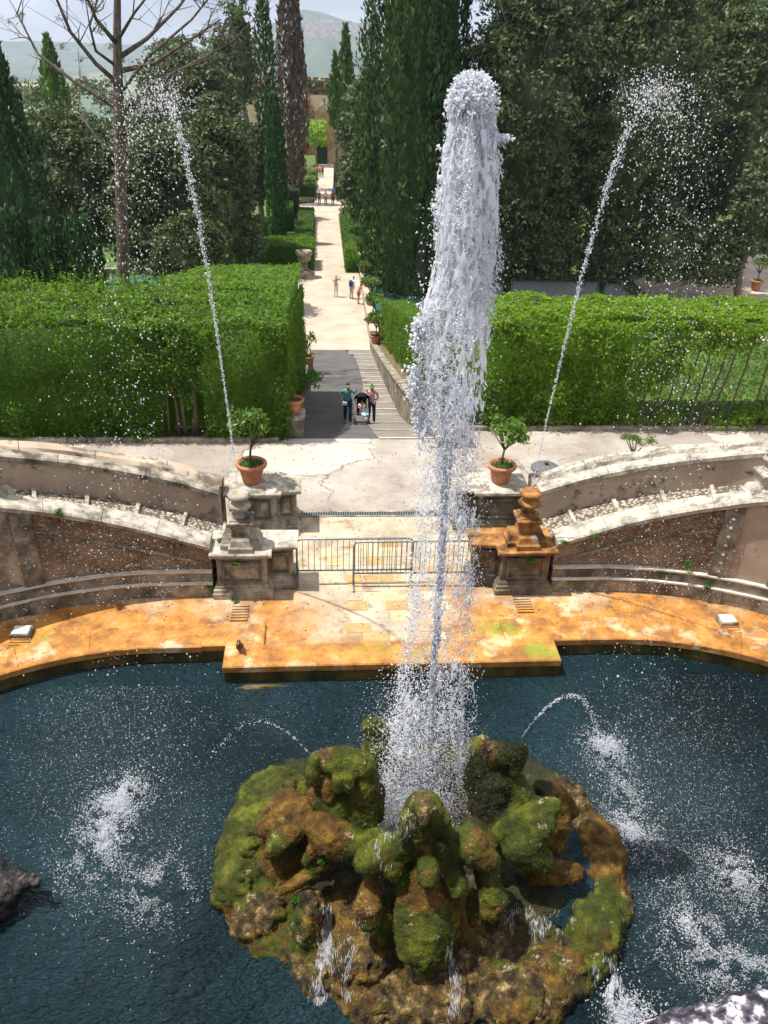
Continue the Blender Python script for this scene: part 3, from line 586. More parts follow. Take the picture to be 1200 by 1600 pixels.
barrier(.54, 2.9, 13.18, 24, 'steel crowd barrier on the right, overlapping in front of its neighbour')
# manhole-like round cap
CAPM = plain('dull grey iron', (.12, .125, .13), .8, .2); p = P(852, 733, .3); T = thing('round_metal_cap', 'grey round metal cap with a knob behind the right trough', 'metal cap', (p[0], p[1], .3))
bobj('dish', lathe(B(), (p[0], p[1], .3), [(.37, 0), (.38, .05), (.33, .09), (.15, .13), (.05, .14)], 24), CAPM, T, True); bobj('knob', lathe(B(), (p[0], p[1], .43), [(.03, 0), (.03, .05), (.06, .06), (.06, .1), (.02, .11)], 12), CAPM, T, True)
# duck
p = P(375, 1016, .37); T = thing('duck', 'brown duck standing on the orange pier edge', 'duck', p)
DK = plain('brown plumage', (.09, .055, .03), .8); bm = B()
tube(bm, [(p[0]+.02, p[1]+.12, .44), (p[0], p[1]+.06, .47), (p[0], p[1], .48), (p[0], p[1]-.06, .50), (p[0], p[1]-.08, .56), (p[0], p[1]-.085, .62), (p[0], p[1]-.10, .65), (p[0], p[1]-.12, .645)], [.01, .045, .07, .062, .032, .028, .034, .012], 12)
bobj('body', bm, DK, T, True); bobj('bill', tube(B(), [(p[0], p[1]-.12, .645), (p[0], p[1]-.165, .635)], [.012, .008], 6), plain('orange bill', (.5, .22, .04)), T)
for s in (-.025, .025): bobj('leg', tube(B(), [(p[0]+s, p[1], .43), (p[0]+s, p[1], .375), (p[0]+s, p[1]-.03, .374)], .007, 5), plain('orange leg', (.5, .2, .04)), T)
# ------------------------------------------------------------------ foliage tools
def leafcards(Pt, N, size, asp=.45, jit=.8, up=0., droop=0.):
    n = len(Pt); N = N+R.normal(0, jit, (n, 3)); N[:, 2] += up; N /= np.linalg.norm(N, axis=1, keepdims=True)+1e-9
    t = np.cross(N, R.normal(0, 1, (n, 3))); t /= np.linalg.norm(t, axis=1, keepdims=True)+1e-9; b = np.cross(N, t)
    s = (size*R.uniform(.65, 1.3, n))[:, None]
    V = np.stack([Pt-t*s*.5, Pt-b*s*asp*.5+N*s*.08, Pt+t*s*.5, Pt+b*s*asp*.5+N*s*.08], 1)
    return V.reshape(-1, 3)
def cardsF(n): return np.arange(n*4).reshape(-1, 4)
def cardsobj(name, V, mt, par=None, origin=None, core=None):
    Fc = cardsF(len(V)//4)
    if core is not None: cv, cf = core; Fc = np.vstack([Fc, np.asarray(cf)+len(V)]); V = np.vstack([V, cv])
    return npmesh(name, V, Fc, mt, par, origin=origin)
def sph(n):
    v = R.normal(0, 1, (n, 3)); return v/np.linalg.norm(v, axis=1, keepdims=True)
def clumps_on(cs, rs, per, size, flat=.75, asp=.45, jit=.7, shell=.55):
    """leaves over clump blobs"""
    n = len(cs)*per; d = sph(n); d[:, 2] = np.where(d[:, 2] < -.4, -d[:, 2], d[:, 2]); c = np.repeat(cs, per, 0); r = np.repeat(rs, per)[:, None]
    k = R.uniform(shell, 1.06, (n, 1)); s = np.array([1, 1, flat]); return leafcards(c+d*r*k*s, d, size, asp, jit)
def crown_clumps(c, rx, ry, rz, n, rc, seed):
    d = sph(n); d[:, 2] = np.where(d[:, 2] < -.75, -d[:, 2], d[:, 2]); k = R.uniform(.62, 1.0, (n, 1)); p = np.array(c)+d*k*np.array([rx, ry, rz])
    p += (fbm(p, .35, 2, seed)[:, None]-.5)*d*rx*.55
    return p, R.uniform(.6, 1.25, n)*rc
def ico_core(c, rx, ry, rz, amp=.25, seed=0, sub=3):
    bm = B(); bmesh.ops.create_icosphere(bm, subdivisions=sub, radius=1); v = np.array([w.co[:] for w in bm.verts]); f = [[w.index for w in q.verts]+[q.verts[0].index] for q in bm.faces]; bm.free()
    nn = fbm(v*3, 1, 2, seed)[:, None]; v = v*(1-amp+2*amp*nn*.8)*np.array([rx, ry, rz])+np.array(c); return v, np.array(f)
def grow(bm, base, top, r0, r1, n=6, wob=.15):
    base = np.array(base, float); top = np.array(top, float); pts = [base+(top-base)*t+np.array([*(R.normal(0, wob, 2)*(0 if t in (0, 1) else 1)), 0]) for t in np.linspace(0, 1, n)]
    tube(bm, pts, list(np.linspace(r0, r1, n)), 8); return pts
def ilex(label, px, D, wpx, ytop, ybot, mt=None, dens=1., name='holm_oak', cat='tree', group='evergreen trees beyond the hedges', lsize=None, trunk=True, depth=.75):
    mt = mt or L_ILEX; mid = Q(px, (max(ytop, -200)+ybot)/2, D); gz = ground_z(mid[0], D)
    zt = Q(px, ytop, D)[2]; zb = max(Q(px, ybot, D)[2], gz+.2); rx = wpx/2*ZC(mid)/F; rz = (zt-zb)/2; c = (mid[0], D, (zt+zb)/2); ry = rx*depth+rz*.1
    T = thing(name, label, cat, (mid[0], D, gz), group)
    if trunk:
        bm = B(); base = (mid[0], D, gz-.3); grow(bm, base, (c[0]+R.normal(0, .4), D, c[2]), .35, .2, 6, .2)
        for k in range(7):
            a = R.uniform(0, 6.28); z = c[2]+R.uniform(-.6, .3)*rz; grow(bm, (mid[0], D, z-.5), (mid[0]+math.cos(a)*rx*.7, D+math.sin(a)*ry*.7, z+rz*R.uniform(.1, .5)), .14, .04, 4, .2)
        bobj('trunk', bm, TRUNK, T, True)
    area = 4*math.pi*((rx*rz)**1.6+(rx*ry)**1.6+(ry*rz)**1.6)**(1/1.6)/3**(1/1.6); rc = max(.5, min(1.25, rx*.26)); n = int(area/(rc*rc)*1.0)
    n = int(n*1.5); cs, rs = crown_clumps(c, rx*.92, ry*.92, rz*.95, n, rc*.85, int(px)); per = 0; ls = lsize or max(.19, D*.0055); per = int(9.5*rc*rc/(ls*ls*.45)*.235*dens)
    V = clumps_on(cs, rs, per, ls, .7, .5); cardsobj('crown', V, mt, T, core=ico_core(c, rx*.62, ry*.62, rz*.66, .35, int(px), 4))
    return T
def cypress(label, px, D, wpx, ytop, ybot, mt=None, name='cypress_tree', dens=1., group='cypress trees', tipw=.1, trunk=True, power=.8, size=None, coreok=True, lean=0., bark=None):
    mt = mt or L_CYP; mid = Q(px, (ytop+ybot)/2, D); zt = Q(px, ytop, D)[2]; gz = ground_z(mid[0], D); zb = max(Q(px, ybot, D)[2], gz+.1); Rr = wpx/2*ZC(mid)/F; H = zt-zb; ls = size or max(.17, D*.0042)
    T = thing(name, label, 'cypress', (mid[0], D, gz), group)
    bobj('trunk', tube(B(), [(mid[0], D, gz-.3), (mid[0]+.1, D, (gz+zb)/2), (mid[0], D, zb+H*.2), (mid[0]+lean, D, zt-H*.08)], [Rr*.22+.12, Rr*.18+.1, Rr*.15+.05, .04], 8), bark or TRUNK, T, True)
    n = int(dens*7.5*Rr*H/(ls*ls*.35)*.55); t = R.uniform(0, 1, n)**.9; prof = lambda t: np.clip(np.where(t < .25, .72+1.1*t, 1)*(1-np.clip((t-.25)/.75, 0, 1)**1.7*(1-tipw)), .05, 1)
    a = R.uniform(0, 6.283, n); nn = vnoise(np.stack([np.cos(a)*Rr*1.1, np.sin(a)*Rr*1.1+px, t*H*.45], 1), 1.2, 3); n2 = vnoise(np.stack([np.cos(a)*Rr*1.3, np.sin(a)*Rr*1.3+px, t*H*.16], 1), 2.6, 5)
    pl = np.abs(vnoise(np.stack([np.cos(a)*Rr*.9, np.sin(a)*Rr*.9+px, t*H*.13+nn*.4], 1), 1.5, 9)-.5)*2; r = Rr*prof(t)*(.60+.52*(1-pl)**1.0*.8+.18*(n2-.5)+.12*(nn-.5))*R.uniform(.80, 1.04, n); p = np.stack([mid[0]+lean*t+np.cos(a)*r, D+np.sin(a)*r, zb+t*H*(1.0)], 1)
    N = np.stack([np.cos(a), np.sin(a), np.zeros(n)], 1); t_ = N*.25+np.array([0, 0, 1.])+R.normal(0, .38, (n, 3)); t_ /= np.linalg.norm(t_, axis=1, keepdims=True)
    b = np.cross(t_, N+R.normal(0, .5, (n, 3))); b /= np.linalg.norm(b, axis=1, keepdims=True); s = (ls*R.uniform(.8, 1.8, n))[:, None]
    V = np.stack([p-t_*s*.6, p-b*s*.26, p+t_*s*.7, p+b*s*.26], 1).reshape(-1, 3); core = None
    if coreok:
        m = 12; K = 14; cv = []; cf = []
        for i, tt in enumerate(np.linspace(0, .97, K)):
            for j in range(m): rr = Rr*float(prof(np.array(tt)))*(.42+.1*math.sin(j*2.3+i*1.7)); cv.append((mid[0]+lean*tt+rr*math.cos(6.283*j/m), D+rr*math.sin(6.283*j/m), zb+tt*H))
        cf = [(i*m+j, i*m+(j+1) % m, (i+1)*m+(j+1) % m, (i+1)*m+j) for i in range(K-1) for j in range(m)]; core = (np.array(cv), cf)
    cardsobj('foliage', V, mt, T, core=core); return T
def hedge_patch(o0, e1, e2, nrm, dens, size, amp=.12, asp=.5, jit=.75, upb=0., seed=0, skip=None):
    o0, e1, e2, nrm = [np.array(v, float) for v in (o0, e1, e2, nrm)]; ar = np.linalg.norm(np.cross(e1, e2)); n = int(ar*dens); a, b = R.uniform(0, 1, (n, 1)), R.uniform(0, 1, (n, 1))
    p = o0+e1*a+e2*b
    if skip is not None: k = ~skip(p); p = p[k]; n = len(p)
    d = (fbm(p, 1.6, 3, seed)-.5)*2*amp*1.6+R.normal(0, amp*.35, n); p = p+nrm*d[:, None]
    return leafcards(p, np.repeat(nrm[None], n, 0), size, asp, jit, upb)
def sprigs(P0, n, hgt, size, dirn=(0, 0, 1)):
    """young shoots standing out of a clipped hedge"""
    out = []
    k = 7; base = P0[R.integers(0, len(P0), n)]; d = np.array(dirn)+R.normal(0, .25, (n, 3)); L_ = R.uniform(.3, 1, n)*hgt
    t = np.linspace(.15, 1, k); p = (base[:, None]+d[:, None]*(L_[:, None]*t)[..., None]).reshape(-1, 3); return leafcards(p, np.repeat(d, k, 0)*.5, size, .4, 1.)
def box_core(x0, x1, y0, y1, z0, z1): 
    v = np.array([(x, y, z) for z in (z0, z1) for x, y in ((x0, y0), (x1, y0), (x1, y1), (x0, y1))]); return v, np.array([(0, 3, 2, 1), (4, 5, 6, 7), (0, 1, 5, 4), (1, 2, 6, 5), (2, 3, 7, 6), (3, 0, 4, 7)])
def stack(cores):
    V = []; Fc = []; n = 0
    for v, f in cores: V.append(v); Fc.append(np.asarray(f)+n); n += len(v)
    return np.vstack(V), np.vstack(Fc)
n = 1300; q = np.stack([R.uniform(-8, 10, n), R.uniform(11.6, 19.8, n), np.full(n, .312)], 1); q = q[(np.abs(q[:, 0]-1.15) < 1.7) | (q[:, 1] < 12.8) | (q[:, 1] > 17.2)]
rr_ = np.where(q[:, 0] < CXL, np.hypot(q[:, 0]-CXL, q[:, 1]-CY), np.where(q[:, 0] > CXR, np.hypot(q[:, 0]-CXR, q[:, 1]-CY), q[:, 1]-CY)); q = q[((rr_ > 6.0) & (rr_ < 6.85)) | (rr_ > 9.7) | (np.abs(q[:, 0]-1.15) < 1.7)]
o = cardsobj('leaf_litter', leafcards(q, np.repeat([[0, 0, 1.]], len(q), 0), .045, .5, .25), LM); props(o, 'small dry leaves and specks scattered over the stone floor', 'leaf litter', kind='stuff')
#@@HEDGES
# left hedge: front bar + wing along the path
T = thing('clipped_hedge', 'tall dark green clipped hedge left of the path with bright shaggy top', 'hedge', (-6, 22, .3), 'clipped hedges along the terrace')
gapL = lambda p: (np.abs(p[:, 0]+3.75-.12*(p[:, 2]-1)) < .55) & (p[:, 2] < 1.45+.25*np.sin(p[:, 0]*9))
Vs = [hedge_patch((-13, 20.1, .25), (12, 0, 0), (0, 0, 3.25), (0, -1, 0), 560, .095, .20, jit=.95, skip=gapL),
      hedge_patch((-13, 20.1, 3.5), (12, 0, 0), (0, 3.9, 0), (0, 0, 1), 420, .13, .15, upb=.4, seed=3),
      hedge_patch((-5.0, 24.0, 3.5), (4., 0, 0), (0, 12.5, -2.4), (0, 0, 1), 380, .135, .15, upb=.4, seed=3),
      hedge_patch((-1.0, 20.1, .2), (0, 16.4, -4.6), (0, 0, 3.2), (1, 0, 0), 420, .10, .15, seed=4),
      hedge_patch((-1.0, 20.1, 2.2), (0, 16.4, -3.2), (0, 0, 1.4), (1, 0, 0), 620, .085, .10, seed=4)]
top = np.array([(x, y, 3.5) for x in np.arange(-12.5, -4.5, .13) for y in (20.4, 21.2, 22., 23, 23.8)]); Vs.append(sprigs(top, 600, .5, .12))
top = np.array([(x, y, 3.5) for x in np.arange(-5, -1.1, .13) for y in (21., 22., 23.4)]); Vs.append(sprigs(top, 160, .25, .10))
V = np.vstack(Vs)
zz = lambda y: float(np.interp(y, [20, 24, 36.5], [3.5, 3.5, 1.1]))
cv = [];
core = [box_core(-13, -4.25, 20.3, 23.8, .2, 3.32), box_core(-3.25, -1.18, 20.3, 24, .2, 3.32), box_core(-4.25, -3.25, 20.5, 23.8, 1.75, 3.32)]
c = box_core(-4.8, -1.18, 24.01, 36.3, -5.5, 3.3); c[0][6][2] = c[0][7][2] = 1.0; core.append(c)
cardsobj('foliage', V, L_HEDL, T, core=stack(core))
bm = B()
for x in (-4.0, -3.8, -3.62, -3.5): tube(bm, [(x, 20.4, .2), (x+R.uniform(-.1, .1), 20.45, 1.0), (x+R.uniform(-.15, .15), 20.5, 2.)], [.07, .05, .04], 7)
tube(bm, [(-4.25, 20.25, .2), (-4.2, 20.3, 1.6)], .03, 6); bobj('stem', bm, WOOD, T, True)
# right hedge: leafy, open to the right
T = thing('clipped_hedge', 'bright yellow green hedge right of the water jet, thinning to bare stems', 'hedge', (9, 22, .3), 'clipped hedges along the terrace')
def holeR(p):
    x, z = p[:, 0], p[:, 2]; nn = fbm(p, 1.1, 3, 21)
    zt = np.interp(x, [8.5, 9.6, 10.6, 12.6, 13.5, 14, 16, 17], [.6, 1.6, 2.35, 2.75, 2.3, 1.0, 2.0, 2.0])+(nn-.5)*2.2
    zb = np.interp(x, [8.5, 9.6, 11, 12.4, 13.3, 14], [.6, .5, .45, .75, 1.3, 2.2])
    return (z < zt) & (z > zb) & (x > 8.6)
Vs = [hedge_patch((4.4, 20.95, .35), (13, 0, 0), (0, 0, 3.15), (0, -1, 0), 460, .13, .24, skip=holeR, seed=8),
      hedge_patch((4.4, 21.3, .35), (13, 0, 0), (0, 0, 3.15), (0, -1, 0), 260, .11, .2, skip=holeR, seed=9),
      hedge_patch((3.9, 21.1, 3.5), (13.5, 0, 0), (0, 2.2, 0), (0, 0, 1), 620, .13, .11, upb=.5, seed=10),
      hedge_patch((3.9, 20.95, 2.9), (13.5, 0, 0), (0, 0, .6), (0, -1, 0), 300, .11, .2, upb=.4, seed=8)]
Vs.append(sprigs(np.array([(x, 22+R.uniform(-.8, 1), 3.5) for x in np.arange(4.5, 17, .1)]), 200, .3, .10))
# leafy outgrowths at the foot and between stems
cs = np.array([(x, 20.95+R.uniform(-.15, .2), z) for x, z in [(8.9, .7), (9.3, 1.4), (9.0, 2.0), (9.9, .55), (10.2, 2.0), (9.7, 1.7), (12.5, .6), (12.9, .5), (13.3, .8), (13.7, .7), (14.1, 1.2), (13.5, 1.7), (14.5, .8), (12.2, .5), (13.1, 2.35), (13.6, 2.6), (13.9, 2.1), (10.9, 2.55), (11.6, 2.7)]])
Vs.append(clumps_on(cs, R.uniform(.28, .5, len(cs)), 170, .12, .8, .45, .8, .2))
cardsobj('foliage', np.vstack(Vs), L_HEDR, T, core=stack([box_core(4.5, 8.6, 21.3, 23.0, .3, 3.3), box_core(8.61, 17, 21.5, 23.0, 3.0, 3.3)]))
for i, x in enumerate([9.0, 9.4, 9.8, 10.05, 10.6, 10.9, 11.15, 11.7, 12.5, 12.75, 13.1, 13.25, 13.4, 13.7, 14.2, 14.8]):
    k = R.uniform(.25, .7); bobj('stem', tube(B(), [(x, 21.05, .2), (x+k*.35, 21.1, 1.0), (x+k*.7, 21.2, 2.0), (x+k+R.uniform(-.1, .1), 21.4, 3.2)], [.035, .03, .026, .018], 6), WOOD, T, True)
# the right wing along the stair
T = thing('clipped_hedge', 'shaded clipped hedge running downhill above the stair wall, left of the jet', 'hedge', (4.2, 30, 0), 'clipped hedges along the terrace')
Vs = []
yy = np.array([21, 24, 28, 33, 39, 45, 52]); ztop = np.interp(yy, [21, 30, 52], [3.4, .6, -4.6]); zbot = np.array([wall_top(y)+.05 for y in yy]); cores = []
for i in range(len(yy)-1):
    a, b = yy[i], yy[i+1]; hh = ztop[i]-zbot[i]; dz = ztop[i+1]-ztop[i]
    Vs.append(hedge_patch((3.75, a, zbot[i]), (0, b-a, dz), (0, 0, hh), (-1, 0, 0), 420, .10, .14, seed=12)); Vs.append(hedge_patch((3.75, a, ztop[i]), (1.6, 0, 0), (0, b-a, dz), (0, 0, 1), 420, .10, .12, upb=.3, seed=13))
    c = box_core(3.95, 5.2, a, b, zbot[i]-.6, ztop[i]-.15)
    for q in (6, 7): c[0][q][2] = ztop[i+1]-.15
    for q in (2, 3): c[0][q][2] = zbot[i+1]-1.2
    cores.append(c)
Vs.append(hedge_patch((3.75, 52, -7.6), (1.6, 0, 0), (0, 0, 3.), (0, 1, 0), 300, .10, .12))
cardsobj('foliage', np.vstack(Vs), L_HEDL, T, core=stack(cores))
# retaining wall right of the stair
T = thing('stair_wall', 'sloping stone parapet wall with mossy top beside the garden stair', 'wall', (3.2, 21, .3))
ywl = list(np.arange(19.6, 54.1, 1.5))
for i, (a, b) in enumerate(zip(ywl, ywl[1:])):
    bm = B(); za, zb2 = wall_top(a), wall_top(b); g0, g1 = ramp_z(a)-.6, ramp_z(b)-.6
    for nm, x0, x1, t0, t1, mt in (('wall_stone', 3.05, 3.3, None, -.1, WALLST), ('coping_stone', 3.0, 3.36, -.098, 0, STONE)):
        bm = B(); v = [bm.verts.new(q) for q in [(x0, a, (g0 if t0 is None else za+t0)), (x1, a, (g0 if t0 is None else za+t0)), (x1, b-.02, (g1 if t0 is None else zb2+t0)), (x0, b-.02, (g1 if t0 is None else zb2+t0)), (x0, a, za+t1), (x1, a, za+t1), (x1, b-.02, zb2+t1), (x0, b-.02, zb2+t1)]]
        for f in ((0, 3, 2, 1), (4, 5, 6, 7), (0, 1, 5, 4), (1, 2, 6, 5), (2, 3, 7, 6), (3, 0, 4, 7)): bm.faces.new([v[k] for k in f])
        bobj(nm, bm, mt, T)
# moss strip behind the wall
V = []; 
for y in ywl: V += [(3.34, y, wall_top(y)-.08), (3.95, y, wall_top(y)+.12)]
o = npmesh('mossy_bank', V, [(2*i, 2*i+1, 2*i+3, 2*i+2) for i in range(len(ywl)-1)], mat('mossy earth', [(.3, (.09, .06, .035)), (.7, (.22, .16, .10))], 3, .95, .6, 20, stain=[((.07, .10, .02), 1.5, .5, .65, .6)])); props(o, kind='structure')
# low wall and piers left of the ramp
T = thing('ramp_side_wall', 'low grey stone wall with a pier at its near end, left of the asphalt ramp', 'wall', (-1.1, 21, .3))
p = P(461, 690, .3)
yl = [21.9, 24, 27, 30, 34, 38, 44, 50]
for a, b in zip(yl, yl[1:]):
    bm = B(); za, zb2 = ramp_z(a)+.55, ramp_z(b)+.55
    v = [bm.verts.new(q) for q in [(-1.12, a, za-1.2), (-.9, a, za-1.2), (-.9, b-.02, zb2-1.2), (-1.12, b-.02, zb2-1.2), (-1.12, a, za), (-.9, a, za), (-.9, b-.02, zb2), (-1.12, b-.02, zb2)]]
    for f in ((0, 3, 2, 1), (4, 5, 6, 7), (0, 1, 5, 4), (1, 2, 6, 5), (2, 3, 7, 6), (3, 0, 4, 7)): bm.faces.new([v[k] for k in f])
    bobj('wall_stone', bm, WALLST, T)
px0, px1 = -1.02, -.60
boxo('pier', WALLST, T, px0, px1, 20.35, 20.9, -.2, .78, .015); boxo('pier_cap', STONE, T, px0-.04, px1+.04, 20.3, 20.95, .78, .92, .02)
# kerbs at the hedge feet
for nm, x0, x1, y, lab in (('stone_kerb', -13, -1.25, 19.93, 'low dark kerb at the foot of the left hedge'), ('stone_kerb', 3.4, 17, 20.72, 'low dark kerb at the foot of the right hedge')):
    T = thing(nm, lab, 'kerb', ((x0+x1)/2, y, .3), 'kerbs along the hedges'); x = x0
    while x < x1-.2: w = min(rnd.uniform(1., 1.6), x1-x); boxo('kerb_stone', WALLST, T, x, x+w-.012, y, y+.14, .28, .43, .012, j=.005); x += w
EB = props(npmesh('planting_bed', [(4.2, 20.86, .31), (17.5, 20.86, .31), (17.5, 21.6, .31), (4.2, 21.6, .31)], [(0, 1, 2, 3)], EARTH), kind='structure')
EB = props(npmesh('planting_bed', [(-13, 20.06, .31), (-1.2, 20.06, .31), (-1.2, 20.8, .31), (-13, 20.8, .31)], [(0, 1, 2, 3)], EARTH), kind='structure')
# grass blades on the lawn behind the right hedge
n = 18000; p = np.stack([R.uniform(7, 17.5, n), R.uniform(21.7, 29, n), np.full(n, .28)], 1)
o = cardsobj('grass', leafcards(p, np.repeat([[1, 0, 0.]], n, 0), .11, .35, 1.), L_BOX); props(o, 'short green lawn grass behind the right hedge', 'grass', kind='stuff')
#@@POTS
def citrus(p, s, label, crown=.55, lean=0., leaf=.12, nleaf=900, potonly=False, group='citrus trees in terracotta pots', pot=TERRA, lm=None):
    p = np.array(p, float); T = thing('potted_citrus', label, 'potted plant', p, group)
    bobj('pot', lathe(B(), p, [(r*s, z*s) for r, z in [(.2, 0), (.205, .02), (.27, .36), (.275, .38), (.335, .385), (.345, .42), (.345, .46), (.32, .48), (.285, .475), (.275, .42)]], 28), pot, T, True)
    bobj('soil', lathe(B(), p+np.array([0, 0, .40*s]), [(.27*s, 0), (.27*s, .015), (.2*s, .035), (.02, .05)], 16), SOIL, T, True)
    if potonly: return T
    bm = B(); b0 = p+np.array([0, 0, .42*s]); t1 = b0+np.array([lean*.3, 0, .45*s]); tube(bm, [b0, (b0+t1)/2+R.normal(0, .015, 3), t1], [.032*s, .026*s, .024*s], 7); c = t1+np.array([lean*.7, 0, crown*.72])
    for k in range(9):
        d = sph(1)[0]; d[2] = abs(d[2]); e = c+d*crown*np.array([.8, .8, .55]); tube(bm, [t1-np.array([0, 0, .1*s*R.random()]), (t1+e)/2+R.normal(0, .03, 3), e], [.018*s, .012*s, .005*s], 5)
    bobj('stem', bm, WOOD, T, True)
    n = 34; d = sph(n); d[:, 2] = np.where(d[:, 2] < -.35, -d[:, 2]*.6, d[:, 2]); cs = c+d*R.uniform(.45, .95, (n, 1))*np.array([crown, crown, crown*.72]); V = clumps_on(cs, np.full(n, crown*.27), nleaf//n, leaf, .8, .42, .9, .2)
    V2 = sprigs(cs, 26, crown*.4, leaf*.8); cardsobj('foliage', np.vstack([V, V2]), lm or L_CIT, T)
    n = 260; a = R.uniform(0, 6.28, n); r = R.uniform(0, .25, n)*s; q = np.stack([p[0]+np.cos(a)*r, p[1]+np.sin(a)*r, np.full(n, p[2]+.46*s)], 1); cardsobj('ground_cover', leafcards(q, np.repeat([[0, 0, 1.]], n, 0), .06*s, .5, .8), L_FERN, T)
    return T
citrus((-1.62, 15.78, 1.33), 1.0, 'citrus tree in a clean terracotta pot on the left rear pedestal', .56, .05, .13, 1250)
citrus((3.92, 15.72, 1.33), .95, 'citrus tree in a speckled terracotta pot on the right rear pedestal', .52, .05, .115, 1250)
citrus((-.86, 20.62, .92), .85, 'empty looking terracotta pot on the pier at the foot of the left hedge', potonly=True)
pp = (-1.0, 23.6, ramp_z(23.6)+.55); citrus(pp, .8, 'leafy citrus leaning over the ramp above the lower left wall', .6, .35, .12, 900)
for (px, py, x, s, cr, lab) in ((476, 528, -1.0, .85, .45, 'dark sparse potted shrub high up beside the left hedge'),):
    d = ray(px, py); q = C0+d*x/d[0]; yq = 42.; citrus((-.95, yq, ramp_z(yq)+.5), 1.1, lab, .6, 0, .14, 350)
citrus((3.3, 50, wall_top(50)), 1.25, 'green potted citrus at the top end of the stair wall', .7, 0, .2, 700)
for i, (y, s, cr) in enumerate([(56, 1.2, .75), (60.5, 1.2, .8), (66, 1.2, .7), (70.5, 1.3, .9)]):
    citrus((3.45, y, -7.2), s, ['potted citrus nearest the stair on the pond parapet', 'bright potted citrus beside the bending visitors', 'small potted citrus behind the visitor with the backpack', 'tall yellow green potted citrus at the far end of the parapet'][i], cr, 0, .2, 700, lm=L_LGT if i in (1, 3) else None)
T = thing('pond_parapet', 'low pinkish parapet between the garden path and the fish pond', 'wall', (3.2, 63, -8), )
for a in np.arange(54, 72, 2.): boxo('parapet_stone', PATHM, T, 3.12, 3.75, a, a+1.98, -8.05, -7.22, .02)
# small shrub on the right terrace and box at trough
p = P(990, 712, .3); T = thing('small_shrub', 'low round bright green shrub on the terrace behind the right trough', 'shrub', (p[0], p[1], .3))
bm = B()
for k in range(6): e = p+np.array([R.uniform(-.3, .3), R.uniform(-.2, .2), .45]); tube(bm, [p, e], [.02, .01], 5)
bobj('stem', bm, WOOD, T); cs = np.array([p+np.array([R.uniform(-.42, .42), R.uniform(-.25, .25), R.uniform(.38, .6)]) for _ in range(18)]); cardsobj('foliage', clumps_on(cs, np.full(18, .14), 60, .07, .6, .4, .9, .2), L_LGT, T)
# weeds
for i, (px, py, z, s, lab) in enumerate([(366, 940, .3, .11, 'weed tuft at the foot of the left front pedestal'), (329, 918, .35, .12, 'weed tuft where the left wall meets the pedestal'), (370, 880, 1.15, .08, 'fern hanging under the cap of the left front pedestal'), (828, 877, 1.15, .1, 'fern growing under the rust cap of the right pedestal'),
        (90, 800, 2.2, .1, 'tiny weed on the left roughcast panel'), (883, 848, 1.3, .1, 'small weed beside the right pedestal on the roughcast'), (1075, 884, .95, .13, 'weed clump on the lower moulding of the right wall'), (1103, 918, .5, .1, 'weed at the base of the right pilaster'), (928, 838, 1.5, .09, 'weed under the right coping'), (345, 845, 1.35, .09, 'green tuft on the left cap beside the finial')]):
    d = ray(px, py); q = P(px, py, z)
    if i in (4, 6, 7, 8, 5, 1): yw = 12.9 if i == 1 else 6+math.sqrt(max(1, 49-max(0, abs(q[0]-1.15)-4.15)**2))-.1; q = Q(px, py, yw)
    if i in (2, 3): q = Q(px, py, 12.8)
    V = clumps_on(q[None]+R.normal(0, s*.32, (6, 3)), np.full(6, s*.7), 22, .06, .7, .35, .9, .1); o = cardsobj('weed_tuft', V, L_FERN, origin=q); props(o, lab, 'weed', 'weeds growing on the stonework')
#@@ISLAND
# ------------------------------------------------------------------ fountain island and dragons
def blobs(name, specs, par, mt, vox=.035, amp=.06, fine=.018, label=None):
    bm = B(); cen = []
    for (px, py, y, rx, rz, ry, k) in specs:
        c = Q(px, py, y); s = ZC(c)/F; kx = rx*s*.93; kz = rz*s*1.12; r = bmesh.ops.create_icosphere(bm, subdivisions=3, radius=1)
        bmesh.ops.scale(bm, verts=r['verts'], vec=(kx, ry, kz)); bmesh.ops.rotate(bm, verts=r['verts'], cent=(0, 0, 0), matrix=Matrix.Rotation(-.35, 3, 'X')); bmesh.ops.translate(bm, verts=r['verts'], vec=c); cen.append((c, (kx+kz)/2, k))
    return remesh(name, bm, cen, par, mt, vox, amp, fine)
TEX = {}
def clouds(size, depth=3):
    k = (size, depth)
    if k not in TEX: t = bpy.data.textures.new('grain', 'CLOUDS'); t.noise_scale = size; t.noise_depth = depth; TEX[k] = t
    return TEX[k]
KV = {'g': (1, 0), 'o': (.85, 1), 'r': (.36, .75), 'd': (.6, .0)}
ALLM = []
